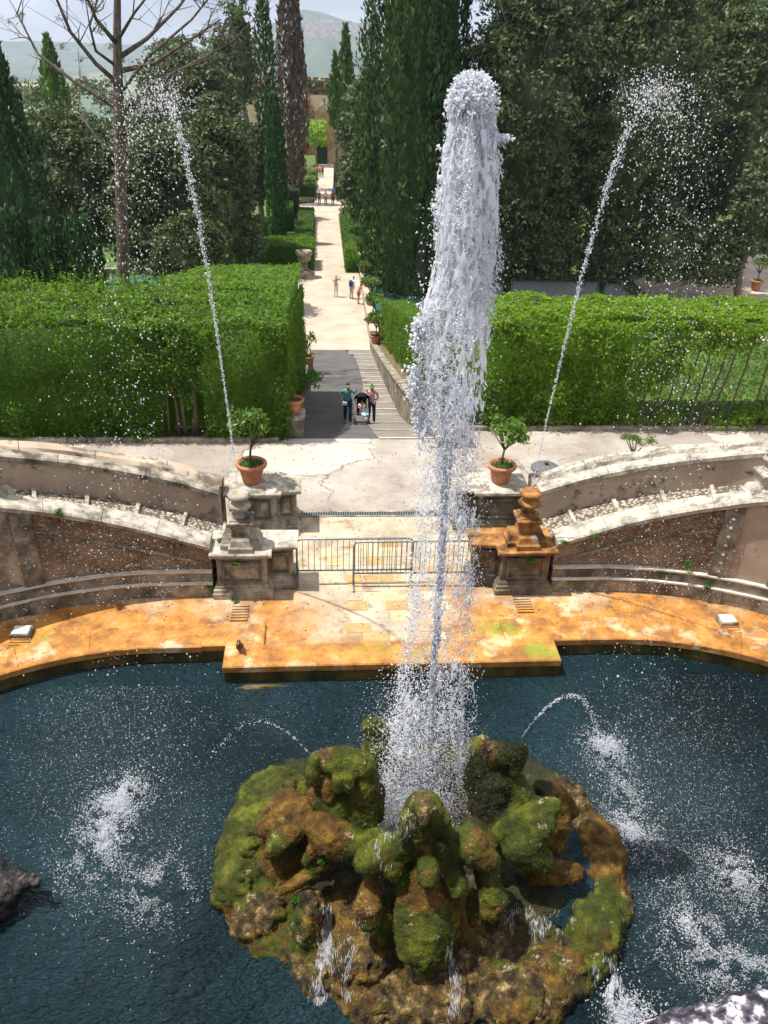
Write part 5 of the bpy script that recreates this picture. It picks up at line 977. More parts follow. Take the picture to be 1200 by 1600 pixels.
# loose drops thrown out around the column
p = jetpt(9000, 1.0, 8.6, 1.0, .5, False); ctr = np.stack([(np.interp(p[:, 2], JZ, JR)+np.interp(p[:, 2], JZ, JL))/2, np.full(len(p), JY)], 1); p[:, :2] = ctr+(p[:, :2]-ctr)*R.uniform(.9, 1.7, (len(p), 1)); water('drops', drops(p, np.abs(R.normal(.0035, .003, len(p)))+.0015), DROP, JT)
for (px, py, n, sx, sz) in ((655, 520, 150, .035, .08), (648, 600, 130, .04, .12), (660, 650, 150, .05, .15), (785, 215, 30, .04, .015), (690, 330, 60, .03, .25)):
    c = Q(px, py, JY); p = c+R.normal(0, 1, (n*3, 3))*np.array([sx, .05, sz]); water('spray', drops(p, np.abs(R.normal(.007, .005, n*3))+.002, dn+R.normal(0, .6, (n*3, 3)), R.uniform(1, 2.4, n*3)), FOAM, JT)
# long curtains of drops beside the rising core
for sx_ in (-1, 1):
    z = R.uniform(1.2, 5.6, 3600); z = z[fbm(np.stack([z*2.2, z*0+sx_, z*0], 1), 1, 2, 81) > .44]; m_n = len(z); ex = np.interp(z, JZ, JL if sx_ < 0 else JR)-sx_*.09
    p = np.stack([ex+R.normal(0, .05, m_n)+.05*(fbm(np.stack([z*3, z*0, z*0], 1), 1, 2, 83+sx_)-.5), JY+R.normal(0, .12, m_n), z], 1); water('spray', drops(p, np.abs(R.normal(.0035, .003, m_n))+.001, dn+R.normal(0, .35, (m_n, 3)), R.uniform(1, 2.8, m_n)), FOAM, JT)
# mist and splash at the foot
c = P(650, 1300, .8); n = 20000; p = np.stack([1.18+R.normal(0, .33, n), JY+R.normal(0, .35, n), .55+np.abs(R.normal(0, .5, n))], 1); water('splash', drops(p, np.abs(R.normal(.0025, .0022, n))+.0012), FOAM, JT)
n = 7000; p = np.stack([1.05+R.normal(0, .25, n), JY+.35+R.normal(0, .3, n), .6+R.uniform(0, 1.9, n)**1.], 1); water('splash', drops(p, np.abs(R.normal(.003, .0025, n))+.0015), DROP, JT)
# arching side jets
def arcjet(s, e, zt, lab, n1, n2, drift, seed):
    s = np.array(s); e = np.array(e); T = thing('arching_jet', lab, 'water jet', s, 'thin jets arching from the pedestal finials')
    a = math.sqrt(zt-s[2]); b = math.sqrt(zt-e[2]); TT = a+b
    def at(t): p = s+(e-s)*t[:, None]; p[:, 2] = zt-(a-t*TT)**2; return p
    t = np.sort(R.uniform(0, .34, 520)); p = at(t)+R.normal(0, 1, (520, 3))*(.003+.07*t[:, None]); water('stream', strands(p, at(t+.01)-at(t), .03+.04*R.random(520), .004+.008*R.random(520), 4, .25), FOAM, T)
    t = R.uniform(0.02, a/TT*1.02, n1); sp = .004+.26*t**1.5; p = at(t)+R.normal(0, 1, (n1, 3))*sp[:, None]; p = p[R.random(n1) > .93*(t/(a/TT))**2.5]; n1 = len(p); water('drops', drops(p, (np.abs(R.normal(.004, .0035, n1))+.002)), FOAM, T)
    t = a/TT*.86+(1-a/TT*.86)*R.random(n2)**1.15; u = (t-a/TT*.8); p = at(t)+R.normal(0, 1, (n2, 3))*(.20+.42*np.clip(u, 0, 1))[:, None]*np.array([1, 1, .6])+np.array(drift)*(np.clip(u, 0, 1)*R.uniform(0, 1, n2))[:, None]; p = p[p[:, 2] > .02]
    water('drops', drops(p, (np.abs(R.normal(.0025, .0035, len(p)))+.0018), dn, 1.3), DROP, T)
    print('arc', [tuple(int(v) for v in PX(q)) for q in at(np.linspace(0, 1, 9))])
arcjet((-1.62, 13.2, 2.5), (-2.35, 8.6, 0), 9.15, 'thin jet arching up from the left finial and breaking into drops', 1500, 3400, (-1.3, -.5, 0), 1)
arcjet((3.92, 13.2, 2.5), (4.45, 8.7, 0), 9.35, 'thin jet arching up from the right finial and breaking into drops', 1500, 4200, (.6, -.8, 0), 2)
# dragon mouth spouts
def spout(a, b, zt, lab, n=500):
    a = np.array(a); b = np.array(b); zt = max(zt, a[2]+.06); T = thing("dragon_spout", lab, 'water jet', a, 'fine spouts from the dragon mouths'); t = R.random(n)**1.2; A = math.sqrt(zt-a[2]); Bq = math.sqrt(zt-b[2])
    p = a+(b-a)*t[:, None]; p[:, 2] = zt-(A-t*(A+Bq))**2; p += R.normal(0, 1, (n, 3))*(.004+.03*t[:, None]); water('drops', drops(p, np.abs(R.normal(.0035, .002, n))+.002), FOAM, T)
spout(Q(488, 1182, 7.1), P(330, 1192, 0), Q(430, 1168, 7.4)[2]-.12, 'fine spout from the left dragon arching left', 130)
spout(Q(815, 1152, 7.1), P(935, 1150, 0), Q(868, 1112, 8.0)[2], 'fine spout from the right dragon arching right', 420)
# foam patches on the pool
FT = thing('pool_foam', 'white foam and splashes scattered over the pool where jets land', 'foam', (1.2, 8, 0)); FT['kind'] = 'stuff'
def foam(px, py, sx, sy, n, rot=0.):
    c = P(px, py, 0); q = R.normal(0, 1, (n, 2)); q *= (np.abs(R.normal(0, 1, n))**.35)[:, None]; x = q[:, 0]*sx; y = q[:, 1]*sy; xx = x*math.cos(rot)-y*math.sin(rot); yy_ = x*math.sin(rot)+y*math.cos(rot)
    p = np.stack([c[0]+xx, c[1]+yy_, np.full(n, .004)], 1); k = fbm(p*np.array([1, 1, 0]), 7, 3, 61) > .46; p = p[k]; return p
FD = .8; allp = [foam(180, 1262, .22, .34, 6500, -.35), foam(155, 1335, .30, .42, 3600, -.3), foam(245, 1385, .30, .33, 3400, -.2), foam(950, 1172, .20, .22, 3400, .4), (foam(975, 1235, .2, .35, 1400, .4)), foam(985, 1300, .26, .32, 3200, .3), foam(1150, 1368, .26, .32, 3000), foam(1095, 1450, .3, .45, 3000, .4), foam(1130, 1510, .5, .3, 3600, -.25), foam(985, 1590, .16, .12, 3000), foam(1185, 1520, .3, .3, 1500)]
burst = [P(px, py, 0)+R.normal(0, 1, (n_, 3))*(np.abs(R.normal(0, 1, (n_, 1)))**.8+.15)*np.array([sx*1.5, sy*1.5, 0])+np.array([0, 0, .01]) for px, py, sx, sy, n_ in ((192, 1245, .09, .16, 2600), (165, 1310, .10, .15, 1500), (945, 1168, .10, .09, 2600), (985, 1300, .08, .14, 1200), (1150, 1365, .09, .10, 1000), (985, 1585, .09, .08, 1800), (1070, 1445, .08, .08, 700))]
q = np.vstack(burst); q[:, 2] += np.abs(R.normal(0, .05, len(q))); water('foam_burst', drops(q[fbm(q*np.array([1, 1, 0]), 9, 3, 91) > .42], np.abs(R.normal(.004, .0035, int((fbm(q*np.array([1, 1, 0]), 9, 3, 91) > .42).sum())))+.0015), FOAM, FT)
p = np.vstack(allp); n = len(p); k = R.random(n) < .55
water('foam_ridges', strands(p[k], np.stack([R.normal(0, 1, k.sum()), R.normal(0, 1, k.sum()), np.zeros(k.sum())+.02], 1), R.uniform(.02, .06, k.sum()), R.uniform(.003, .008, k.sum()), 3, .6), FOAM, FT)
q = p[~k].copy(); q[:, 2] += np.abs(R.normal(0, .05, len(q))); water('foam_drops', drops(q, np.abs(R.normal(.0035, .0025, len(q)))+.0015), FOAM, FT)
RD = []
for (px, py, sx, sy, n) in ((170, 1180, 1.1, 1.3, 9000), (120, 1090, .5, .7, 1500), (250, 1300, .7, .7, 2500), (1080, 1150, .8, 1.1, 5000), (1060, 1300, .8, 1.0, 9000), (1130, 1450, .8, .8, 4500), (1100, 1060, .8, .6, 1100), (210, 1070, .6, .5, 900), (640, 1120, .5, .6, 2500), (900, 1250, .5, .6, 1500), (420, 1130, 1.2, .5, 700)):
    c = P(px, py, 0); q = c+R.normal(0, 1, (n, 3))*np.array([sx, sy, 0]); q[:, 2] = np.abs(R.normal(0, .02, n))+.002; RD.append(q)
q = np.vstack(RD); q = q[R.random(len(q)) < .6]; inside = (q[:, 1] < 10.7) & (q[:, 1] > 2); q = q[inside]; water('scattered_drops', drops(q, np.abs(R.normal(.0018, .0020, len(q)))+.0012), DROP, FT)
q = np.stack([R.uniform(-7, 9, 1500), R.uniform(10.9, 12.6, 1500), R.uniform(.2, 2.4, 1500)], 1); q = q[np.abs(q[:, 0]-1.2) > 3.4]; water('scattered_drops', drops(q, np.abs(R.normal(.004, .002, len(q)))+.002), DROP, FT)
# rills over the island
RL = thing('rock_rills', 'white rills of water running down the island front into the pool', 'water rills', (1.2, 5.6, .2)); RL['kind'] = 'stuff'
pp_ = []; dd_ = []
for path, wd, n in (([(520, 1420), (512, 1460), (505, 1520), (498, 1600)], 16, 2600), ([(560, 1440), (550, 1500), (540, 1560)], 14, 350), ([(940, 1500), (955, 1540), (970, 1580), (990, 1600)], 18, 2600), ([(800, 1430), (830, 1440), (880, 1445)], 22, 500), ([(700, 1480), (712, 1530), (705, 1590)], 12, 350), ([(600, 1345), (600, 1300), (640, 1290)], 20, 300)):
    path = np.array(path, float); T_ = R.random(n)*(len(path)-1); i = T_.astype(int); f = (T_-i)[:, None]; xy = path[i]*(1-f)+path[np.minimum(i+1, len(path)-1)]*f; xy = xy+R.normal(0, wd/2.2, (n, 2)); k = fbm(np.stack([xy[:, 0]*.05, xy[:, 1]*.016, np.zeros(n)], 1), 1.6, 2, 71) > .45
    for a in xy[k]: h0, nn0 = cast(*a); h1, _ = cast(a[0], a[1]+6); pp_.append(h0+nn0*.012); dd_.append(h1-h0+1e-5)
pp_ = np.array(pp_); dd_ = np.array(dd_); water('rill_strands', strands(pp_, dd_, R.uniform(.03, .09, len(pp_)), R.uniform(.002, .006, len(pp_)), 2, .16), FOAM, RL)
# little basin water on the right of the island
bm = B(); vs = []
for t in np.linspace(0, 6.283, 40)[:-1]: vs.append(bm.verts.new((3.0+.5*math.cos(t), 6.8+1.0*math.sin(t), .34)))
bm.faces.new(vs); o = bobj('island_basin_water', bm, WATER, IS)
#@@TREES
# ------------------------------------------------------------------ trees
cypress('broad dark cypress cut off by the left edge of the photo', 2, 48, 150, 20, 460, L_YEW, group='cypress trees', power=1, tipw=.2, dens=.8)
cypress('small bright cypress standing alone against the sky at the left', 83, 100, 46, 55, 190, L_CYPL)
for i, (px, w, yt) in enumerate([(20, 110, 330), (75, 90, 345), (130, 80, 340)]):
    cypress(['dark yew bush at the far left behind the hedge', 'dark yew bush second from the left behind the hedge', 'dark yew bush just left of the bare pine trunk'][i], px, 36, w, yt, 470, L_YEW, name='yew_bush', group='yew bushes behind the left hedge', tipw=.45)['category'] = 'bush'
ilex('leafy holm oak between the left cypress and the bare pine', 120, 60, 200, 165, 440)
ilex('dense dark holm oak behind the left arching jet', 255, 56, 190, 200, 470)
ilex('tall holm oak with high crown right of the bare pine', 300, 74, 200, 55, 400, L_ILEX2)
ilex('dark holm oak left of the young cypress, crown down to the hedge', 345, 62, 130, 150, 470)
ilex('small holm oak low behind the left hedge beside the path', 300, 50, 130, 330, 480)
# bare-limbed pine
PT = thing('pine_tree', 'tall pine with reddish bare trunk and sparse leafless branches at upper left', 'pine tree', (Q(192, 462, 42)[0], 42, ground_z(-10, 42)))
D = 42; key = [(196, 620), (194, 460), (190, 330), (186, 200), (184, 120), (183, 40), (184, -60), (186, -150)]; pts = [Q(a, b, D) for a, b in key]; pts[0][2] = ground_z(-10, 42)-.2; bobj('trunk', tube(B(), pts, [.36, .30, .27, .25, .22, .17, .12, .07], 14), PINEB, PT, True)
tips = []
BR = [[(184, 130), (150, 100), (110, 50), (85, -10), (70, -50)], [(186, 170), (120, 130), (60, 85), (25, 20)], [(190, 110), (240, 100), (300, 60), (345, 30)], [(186, 90), (230, 60), (280, 10), (310, -30)], [(190, 180), (240, 130), (320, 90), (370, 60)], [(184, 70), (150, 30), (130, -20)], [(188, 195), (200, 175), (240, 150), (290, 140)], [(186, 60), (210, 20), (250, -30)], [(180, 245), (150, 215), (120, 170)], [(190, 215), (215, 190), (235, 165)], [(186, 150), (230, 90), (300, 30), (340, -20)], [(184, 105), (150, 80), (140, 40), (155, -10)]]
for i, b in enumerate(BR):
    dy = R.uniform(-3, 3); pts = [Q(x, y, D+dy*k/(len(b)-1)) for k, (x, y) in enumerate(b)]; r0 = .12 if i < 6 else .08; bm = B(); tube(bm, pts, list(np.linspace(r0, .03, len(pts))), 7)
    for s in range(6):
        k = R.uniform(.35, 1)*(len(pts)-1); j = min(int(k), len(pts)-2); f = k-j; a = pts[j]*(1-f)+pts[j+1]*f; dirn = (pts[j+1]-pts[j]); dirn = dirn/np.linalg.norm(dirn); e = a+(dirn*.8+R.normal(0, .5, 3)+np.array([0, 0, .3]))*R.uniform(.8, 1.9); mid_ = (a+e)/2+R.normal(0, .1, 3); tube(bm, [a, mid_, e], [.03, .02, .01], 5, False); tips.append(e)
        for q in range(2): e2 = mid_+(R.normal(0, .6, 3)+dirn*.5); tube(bm, [mid_, e2], [.014, .006], 4, False); tips.append(e2)
    bobj('branch', bm, PINEB, PT, True)
tips = np.array(tips); sel = tips[R.random(len(tips)) < .3]; cardsobj('needles', clumps_on(sel, np.full(len(sel), .35), 34, .26, .7, .1, 1., .1), L_PINE, PT)
cypress('very tall thin dark cypress with bare lower trunk, left of the avenue', 412, 110, 40, -60, 215, L_CYP, dens=.8, coreok=False)
cypress('tall brownish half dead cypress beside the avenue', 452, 116, 56, -120, 290, L_BRN, dens=.9, coreok=False)
cypress('brown cypress partner leaning at the left of the avenue', 466, 122, 36, -10, 270, L_BRN, dens=.5, coreok=False)
ilex('sparse olive green tree at the top left of the avenue', 375, 100, 60, -20, 200, L_ILEX2, dens=.6)
ilex('olive tinted tree top beside the thin cypress', 350, 90, 70, 30, 240, L_ILEX2, dens=.7)
ilex('ivy clad dark crown behind the young cypress', 405, 98, 60, 190, 350, L_ILEX, dens=.8)
cypress('young dense green columnar cypress beside the garden path', 431, 86, 42, 148, 380, L_CYPY, tipw=.25)
cypress('slim cypress tip rising right of the distant view', 540, 124, 34, 38, 200, L_CYPL)
cypress('shorter cypress tip just right of the avenue opening', 524, 118, 26, 82, 200, L_CYPL)
ilex('tall grey green holm oak bordering the avenue on its right', 578, 98, 120, 100, 330, L_ILEX2)
ilex('grey green holm oak overhanging the parterre right of the path', 580, 86, 100, 190, 400, L_ILEX2)
cypress('huge dark cypress behind the top of the water column', 640, 67, 190, -330, 450, L_CYP, tipw=.3, dens=.9)
cypress('second dark cypress trunked beside the huge one', 690, 72, 120, -260, 455, L_CYP, tipw=.3, dens=.8)
for px, yb, r in ((652, 455, .42), (672, 455, .25), (630, 458, .3)):
    q = Q(px, yb, 66.); gz = -8.1; o = bobj('tree_trunk', tube(B(), [(q[0], 66, gz), (q[0]+.15, 66, gz+2), (q[0]+.1, 66, gz+5)], [r*1.5, r, r*.8], 12), TRUNK, None, True, origin=(q[0], 66, gz)); props(o, {652: 'thick pale cypress trunk behind the hedge, left of the jet', 672: 'thin pale trunk right beside the thick cypress trunk', 630: 'shaded trunk left of the thick cypress trunk'}[px], 'tree trunk', 'bare trunks below the big cypresses')
ilex('enormous dark holm oak just right of the jet', 820, 68, 250, -120, 520, dens=.8)
ilex('dark holm oak behind the right arching jet', 980, 70, 260, -100, 505, dens=.8)
ilex('holm oak with lighter outer leaves at the right', 1110, 76, 210, 0, 490)
ilex('high holm oak crown at the top centre right', 900, 84, 260, -200, 200)
ilex('high holm oak crown above the right arching jet', 1060, 86, 240, -160, 260, L_ILEX)
ilex('pale olive holm oak at the right edge, lower crown', 1190, 66, 100, 190, 450, L_ILEX2)
ilex('light green tree in the top right corner', 1200, 110, 180, -90, 220, L_LGT, dens=.8)
ilex('light leaved tree behind the right oaks', 1150, 100, 120, -60, 300, L_ILEX2)
for i, (px, w, yt) in enumerate([(770, 110, 330), (860, 130, 300), (950, 120, 340), (1040, 130, 320), (1120, 90, 350)]):
    ilex(['low dark evergreen behind the jet', 'low dark evergreen left of the right arching jet', 'low dark evergreen behind the right arching jet', 'low dark evergreen right of the right arching jet', 'low evergreen near the sunny side path'][i], px, 66, w, yt, 468, L_ILEX, name='evergreen_shrub', cat='shrub', group='low evergreens under the oaks', trunk=False, depth=.5)
# far wood
for nm, x0, x1, y0 in (('left', -90, -8, 135), ('right', 8, 100, 140)):
    cs = np.stack([R.uniform(x0, x1, 260), R.uniform(y0, y0+25, 260), R.uniform(-8, 3, 260)], 1); o = cardsobj('distant_wood', clumps_on(cs, R.uniform(1.5, 3, 260), 90, .75, .8), L_ILEX2); props(o, f'far wood of mixed trees on the {nm} beyond the garden', 'woodland', kind='stuff')
#@@FAR
# ------------------------------------------------------------------ pond level
props(flat('garden_path', [[(-1.0, 73.4), (1.9, 73.4), (1.75, 103), (5.0, 104), (5.5, 110), (1.7, 112), (1.7, 150), (-.8, 150), (-.9, 112), (-4.5, 110), (-4.2, 104), (-1.0, 102)]], -8.01, PATHM), kind='structure')
props(flat('cross_path', [[(-22, 72.4), (-1.1, 72.4), (-1.1, 73.6), (-22, 73.6)]], -8.005, PATHM), kind='structure')
props(flat('pond_water', [[(4.0, 55), (26, 55), (26, 71.6), (4.0, 71.6)]], -7.85, PONDW), kind='structure')
props(flat('pond_water', [[(-24, 55), (-3.6, 55), (-3.6, 71.0), (-24, 71.0)]], -7.85, PONDW), kind='structure')
T = thing('pond_edge', 'pale stone edge along the far side of the right fish pond', 'wall', (14, 72, -8)); 
for x in np.arange(3.8, 27, 2.4): boxo('edge_stone', STONE, T, x, x+2.38, 71.6, 72.2, -8.1, -7.45, .02)
T = thing('pond_edge', 'pale stone edge along the left fish pond', 'wall', (-8, 71, -8))
for x in np.arange(-20, -2.5, 2.4): boxo('edge_stone', STONE, T, x, x+2.38, 71.0, 71.6, -8.1, -7.35, .02)
def lowhedge(x0, x1, y0, y1, h_, lab, mt=L_BOX, z0=-8, ls=.2, amp=.1, d=110):
    T = thing('box_hedge', lab, 'hedge', ((x0+x1)/2, (y0+y1)/2, z0), 'low clipped hedges of the parterre'); V = [hedge_patch((x0, y0, z0), (x1-x0, 0, 0), (0, 0, h_), (0, -1, 0), d, ls, amp), hedge_patch((x0, y0, z0+h_), (x1-x0, 0, 0), (0, y1-y0, 0), (0, 0, 1), d, ls, amp), hedge_patch((x0, y0, z0), (0, y1-y0, 0), (0, 0, h_), (-1, 0, 0), d, ls, amp), hedge_patch((x1, y0, z0), (0, y1-y0, 0), (0, 0, h_), (1, 0, 0), d, ls, amp)]
    cardsobj('foliage', np.vstack(V), mt, T, core=box_core(x0+.1, x1-.1, y0+.12, y1-.1, z0-.1, z0+h_-.08)); return T
lowhedge(-8.5, -1.0, 74.2, 78.5, 2.1, 'clipped hedge block left of the narrow path, nearest', L_HEDL)
lowhedge(1.95, 9, 74.0, 76.5, 2.0, 'clipped hedge block right of the narrow path, nearest', L_HEDL)
lowhedge(-2.9, -1.2, 79, 100, 1.2, 'long low hedge strip on the left edge of the narrow path')
lowhedge(2.0, 4.2, 77, 99, 1.2, 'long low hedge strip on the right edge of the narrow path')
lowhedge(-5.6, -3.4, 92, 95, 2.6, 'bright cubic hedge behind the young cypress')
lowhedge(-5.4, -3.0, 100, 103, 2.8, 'dark rounded hedge block left of the round clearing', L_ILEX)
lowhedge(-12, -6, 88, 91, 1.6, 'sunlit parterre hedge left of the young cypress', L_LGT)
for i, y in enumerate((116, 123, 131)): lowhedge(-3.6, -1.2, y, y+3.4, 1.2, ['first small hedge beyond the round clearing on the left', 'second small hedge beyond the round clearing on the left', 'third small hedge beyond the round clearing on the left'][i], L_LGT if i else L_BOX, ls=.3, d=60)
lowhedge(2.2, 5, 114, 135, 1.6, 'ragged pale hedge beyond the clearing on the right', L_ILEX2, ls=.3, d=60)
for sx_, y in ((-1, 104.8), (1, 104.8), (-1, 110.2), (1, 110.2)):
    T = thing('curved_bench', f'low dark stone curb on the {"left" if sx_ < 0 else "right"} {"near" if y < 106 else "far"} side of the round clearing', 'stone curb', (.5+sx_*3.2, y, -8), 'stone curbs of the round clearing'); bm = B(); tube(bm, [(.5+sx_*1.8, y+(.8 if y < 106 else -.8)*-1.0, -7.8), (.5+sx_*3.2, y, -7.8), (.5+sx_*4.4, y+(.7 if y < 106 else -.7), -7.8)], .28, 6); bobj('curb', bm, DARKST, T)
citrus((-6.0, 72.5, -7.9), 1.6, 'potted citrus standing on the left pond edge', .9, .3, .22, 500, lm=L_LGT)
citrus((-10.2, 72.5, -7.9), 1.2, 'small dark pot further left on the pond edge', .5, 0, .2, 120)
citrus((7.0, 72.6, -7.9), 1.6, 'tall potted citrus at the right pond edge', .9, 0, .22, 500, lm=L_LGT)
q = P(1180, 452, -7.9); citrus((q[0], q[1], -7.9), 1.7, 'potted citrus far right above the hedge', .9, 0, .22, 400, lm=L_LGT)
q = P(1060, 415, -8); citrus((31, 74, -7.9), 1.4, 'red flowering pot far right under the oaks', .6, 0, .2, 200)
props(flat('side_path', [[(27, 55), (60, 55), (60, 90), (29, 90)]], -8.0, PATHM), kind='structure')
q = P(464, 418, -8+1.9); o = bobj('stone_urn', lathe(B(), (-1.75, 71.8, -8), [(.5, 0), (.5, .7), (.3, .8), (.3, 1.3), (.6, 1.5), (.62, 1.9), (.72, 1.95), (.72, 2.25), (.55, 2.28), (.5, 2.1)], 18), STONE, None, True, origin=(-1.75, 71.8, -8)); props(o, 'round stone urn rising behind the left hedge end', 'urn')
o = bobj('stone_urn', lathe(B(), (3.5, 72.2, -8), [(.3, 0), (.3, 1.8), (.5, 1.9), (.5, 2.1)], 14), STONE, None, True, origin=(3.5, 72.2, -8)); props(o, 'slim stone post at the far end of the pond parapet', 'stone post')
# gate and old walls at the end of the avenue
BRK = mat('ochre brick', [(.3, (.30, .16, .09)), (.5, (.46, .28, .16)), (.7, (.58, .42, .27))], .7, .95, .5, 5, stain=[((.2, .2, .08), .5, .55, .7, .6)])
YEL = mat('yellow stucco', [(.3, (.62, .46, .26)), (.7, (.80, .68, .46))], .5, .9, .2, 4, stain=[((.4, .25, .12), .4, .6, .7, .6)])
RED = plain('red plaster', (.50, .13, .06), .9)
G = thing('garden_gatehouse', 'small ochre brick gate with dark arch and curved gable at the end of the avenue', 'gatehouse', (.2, 150, -8))
bm = B(); 
def arch_wall(bm, x0, x1, y0, y1, z0, z1, ax, aw, ah, n=10):
    prof = [(x0, z0), (ax-aw, z0), (ax-aw, z0+ah-aw)]+[(ax-aw*math.cos(t), z0+ah-aw+aw*math.sin(t)) for t in np.linspace(.15, math.pi-.15, n)]+[(ax+aw, z0+ah-aw), (ax+aw, z0), (x1, z0), (x1, z1*.75+z0*.25), (ax+1.2, z1-.8), (ax+.4, z1), (ax-.4, z1), (ax-1.2, z1-.8), (x0, z1*.75+z0*.25)]
    f = [bm.verts.new((x, y0, z)) for x, z in prof]; b = [bm.verts.new((x, y1, z)) for x, z in prof]; m = len(prof)
    for t in tessellate_polygon([[Vector((x, z, 0)) for x, z in prof]]): bm.faces.new([f[i] for i in t]); bm.faces.new([b[i] for i in t[::-1]])
    for i in range(m): bm.faces.new((f[i], f[(i+1) % m], b[(i+1) % m], b[i]))
arch_wall(bm, -1.4, 3.6, 150, 151, -8, 1.0, -.2, .9, 4.0); bobj('wall', bm, BRK, G); boxo('door', plain('dark green door', (.02, .06, .05)), G, -1.15, .75, 150.6, 150.7, -8, -4)
bobj('gable_ornament', lathe(B(), (.1, 150.5, .98), [(.4, 0), (.4, .3), (.2, .5), (.35, .9), (.15, 1.3), (.05, 1.5)], 12), STONE, G, True)
T = thing('old_wall', 'sunlit yellow stucco building front seen over the gate', 'building', (-1, 165, -8)); bobj('wall', box(B(), -3.2, 6, 165, 172, -8, 3.6), BRK, T); boxo('stucco_front', YEL, T, -2.3, 5.5, 164.8, 164.98, -.6, 1.9, 0); boxo('red_pier', RED, T, -3.7, -2.4, 164.0, 164.7, -8, 1.3, .05); boxo('grey_pier', STONE, T, -2.35, -1.8, 164.1, 164.6, -8, .2, .05)
boxo('parapet', BRK, T, -3.4, 6.2, 164.9, 172.2, 3.6, 4.4, .1)
n = 500; q = np.stack([R.uniform(-3.4, 6, n), R.uniform(164.2, 166, n), R.uniform(2.2, 4.6, n)], 1); o = cardsobj('creeper', leafcards(q, np.repeat([[0, -1, .5]], n, 0), .8, .6, .6), L_PINE, T)
n = 420; q = np.stack([R.uniform(-3.2, .8, n)-.3, R.uniform(146, 149.5, n), -3.3+R.uniform(-1.6, 2.2, n)], 1); o = cardsobj('climbing_vine', leafcards(q, np.repeat([[0, -1, 1.]], n, 0), .8, .6, .8), leafmat('vivid vine', (.16, .28, .03), (.3, .42, .05), (.4, .6, .08), .45), origin=(-2, 148, -8)); props(o, 'vivid green vine bush left of the gate arch', 'vine')
for i, (px, py, w, h_) in enumerate([(392, 133, 14, 8), (378, 205, 10, 14)]):
    q = Q(px, py, 140); T = thing('far_house', ['tiny red roofed house glimpsed between trunks, upper', 'tiny red walled house glimpsed between trunks, lower'][i], 'house', (q[0], 140, q[2]-8)); s = ZC(q)/F; bobj('wall', box(B(), q[0]-w*s, q[0]+w*s, 140, 146, q[2]-12, q[2]), YEL if i == 0 else RED, T)
    bm = B(); v = [bm.verts.new(a) for a in [(q[0]-w*s-.3, 139.5, q[2]), (q[0]+w*s+.3, 139.5, q[2]), (q[0]+w*s+.3, 146.5, q[2]), (q[0]-w*s-.3, 146.5, q[2]), (q[0]-w*s, 143, q[2]+h_*s*.5+.6), (q[0]+w*s, 143, q[2]+h_*s*.5+.6)]]
    for f in ((0, 1, 5, 4), (2, 3, 4, 5), (1, 2, 5), (3, 0, 4), (0, 3, 2, 1)): bm.faces.new([v[k] for k in f])
    bobj('roof', bm, RED, T)
# hill town: pale houses spread on the hill
dg = bpy.context.evaluated_depsgraph_get(); hb = BVHTree.FromObject(hl, dg); bm = B()
for k in range(230):
    px = R.uniform(470, 590); py = R.uniform(34, 62); d = Vector(ray(px, py)).normalized(); ht = hb.ray_cast(Vector(C0), d)
    if ht[0] is not None: x, y, z = ht[0]; w = R.uniform(5, 11); box(bm, x-w, x+w, y-6, y+6, z-8, z+R.uniform(6, 12))
o = bobj('hill_town', bm, mat('pale town walls', [(.3, (.45, .34, .28)), (.7, (.72, .62, .54))], .03, .9, 0)); props(o, 'pale hill town on the distant hillside', 'town', kind='stuff')
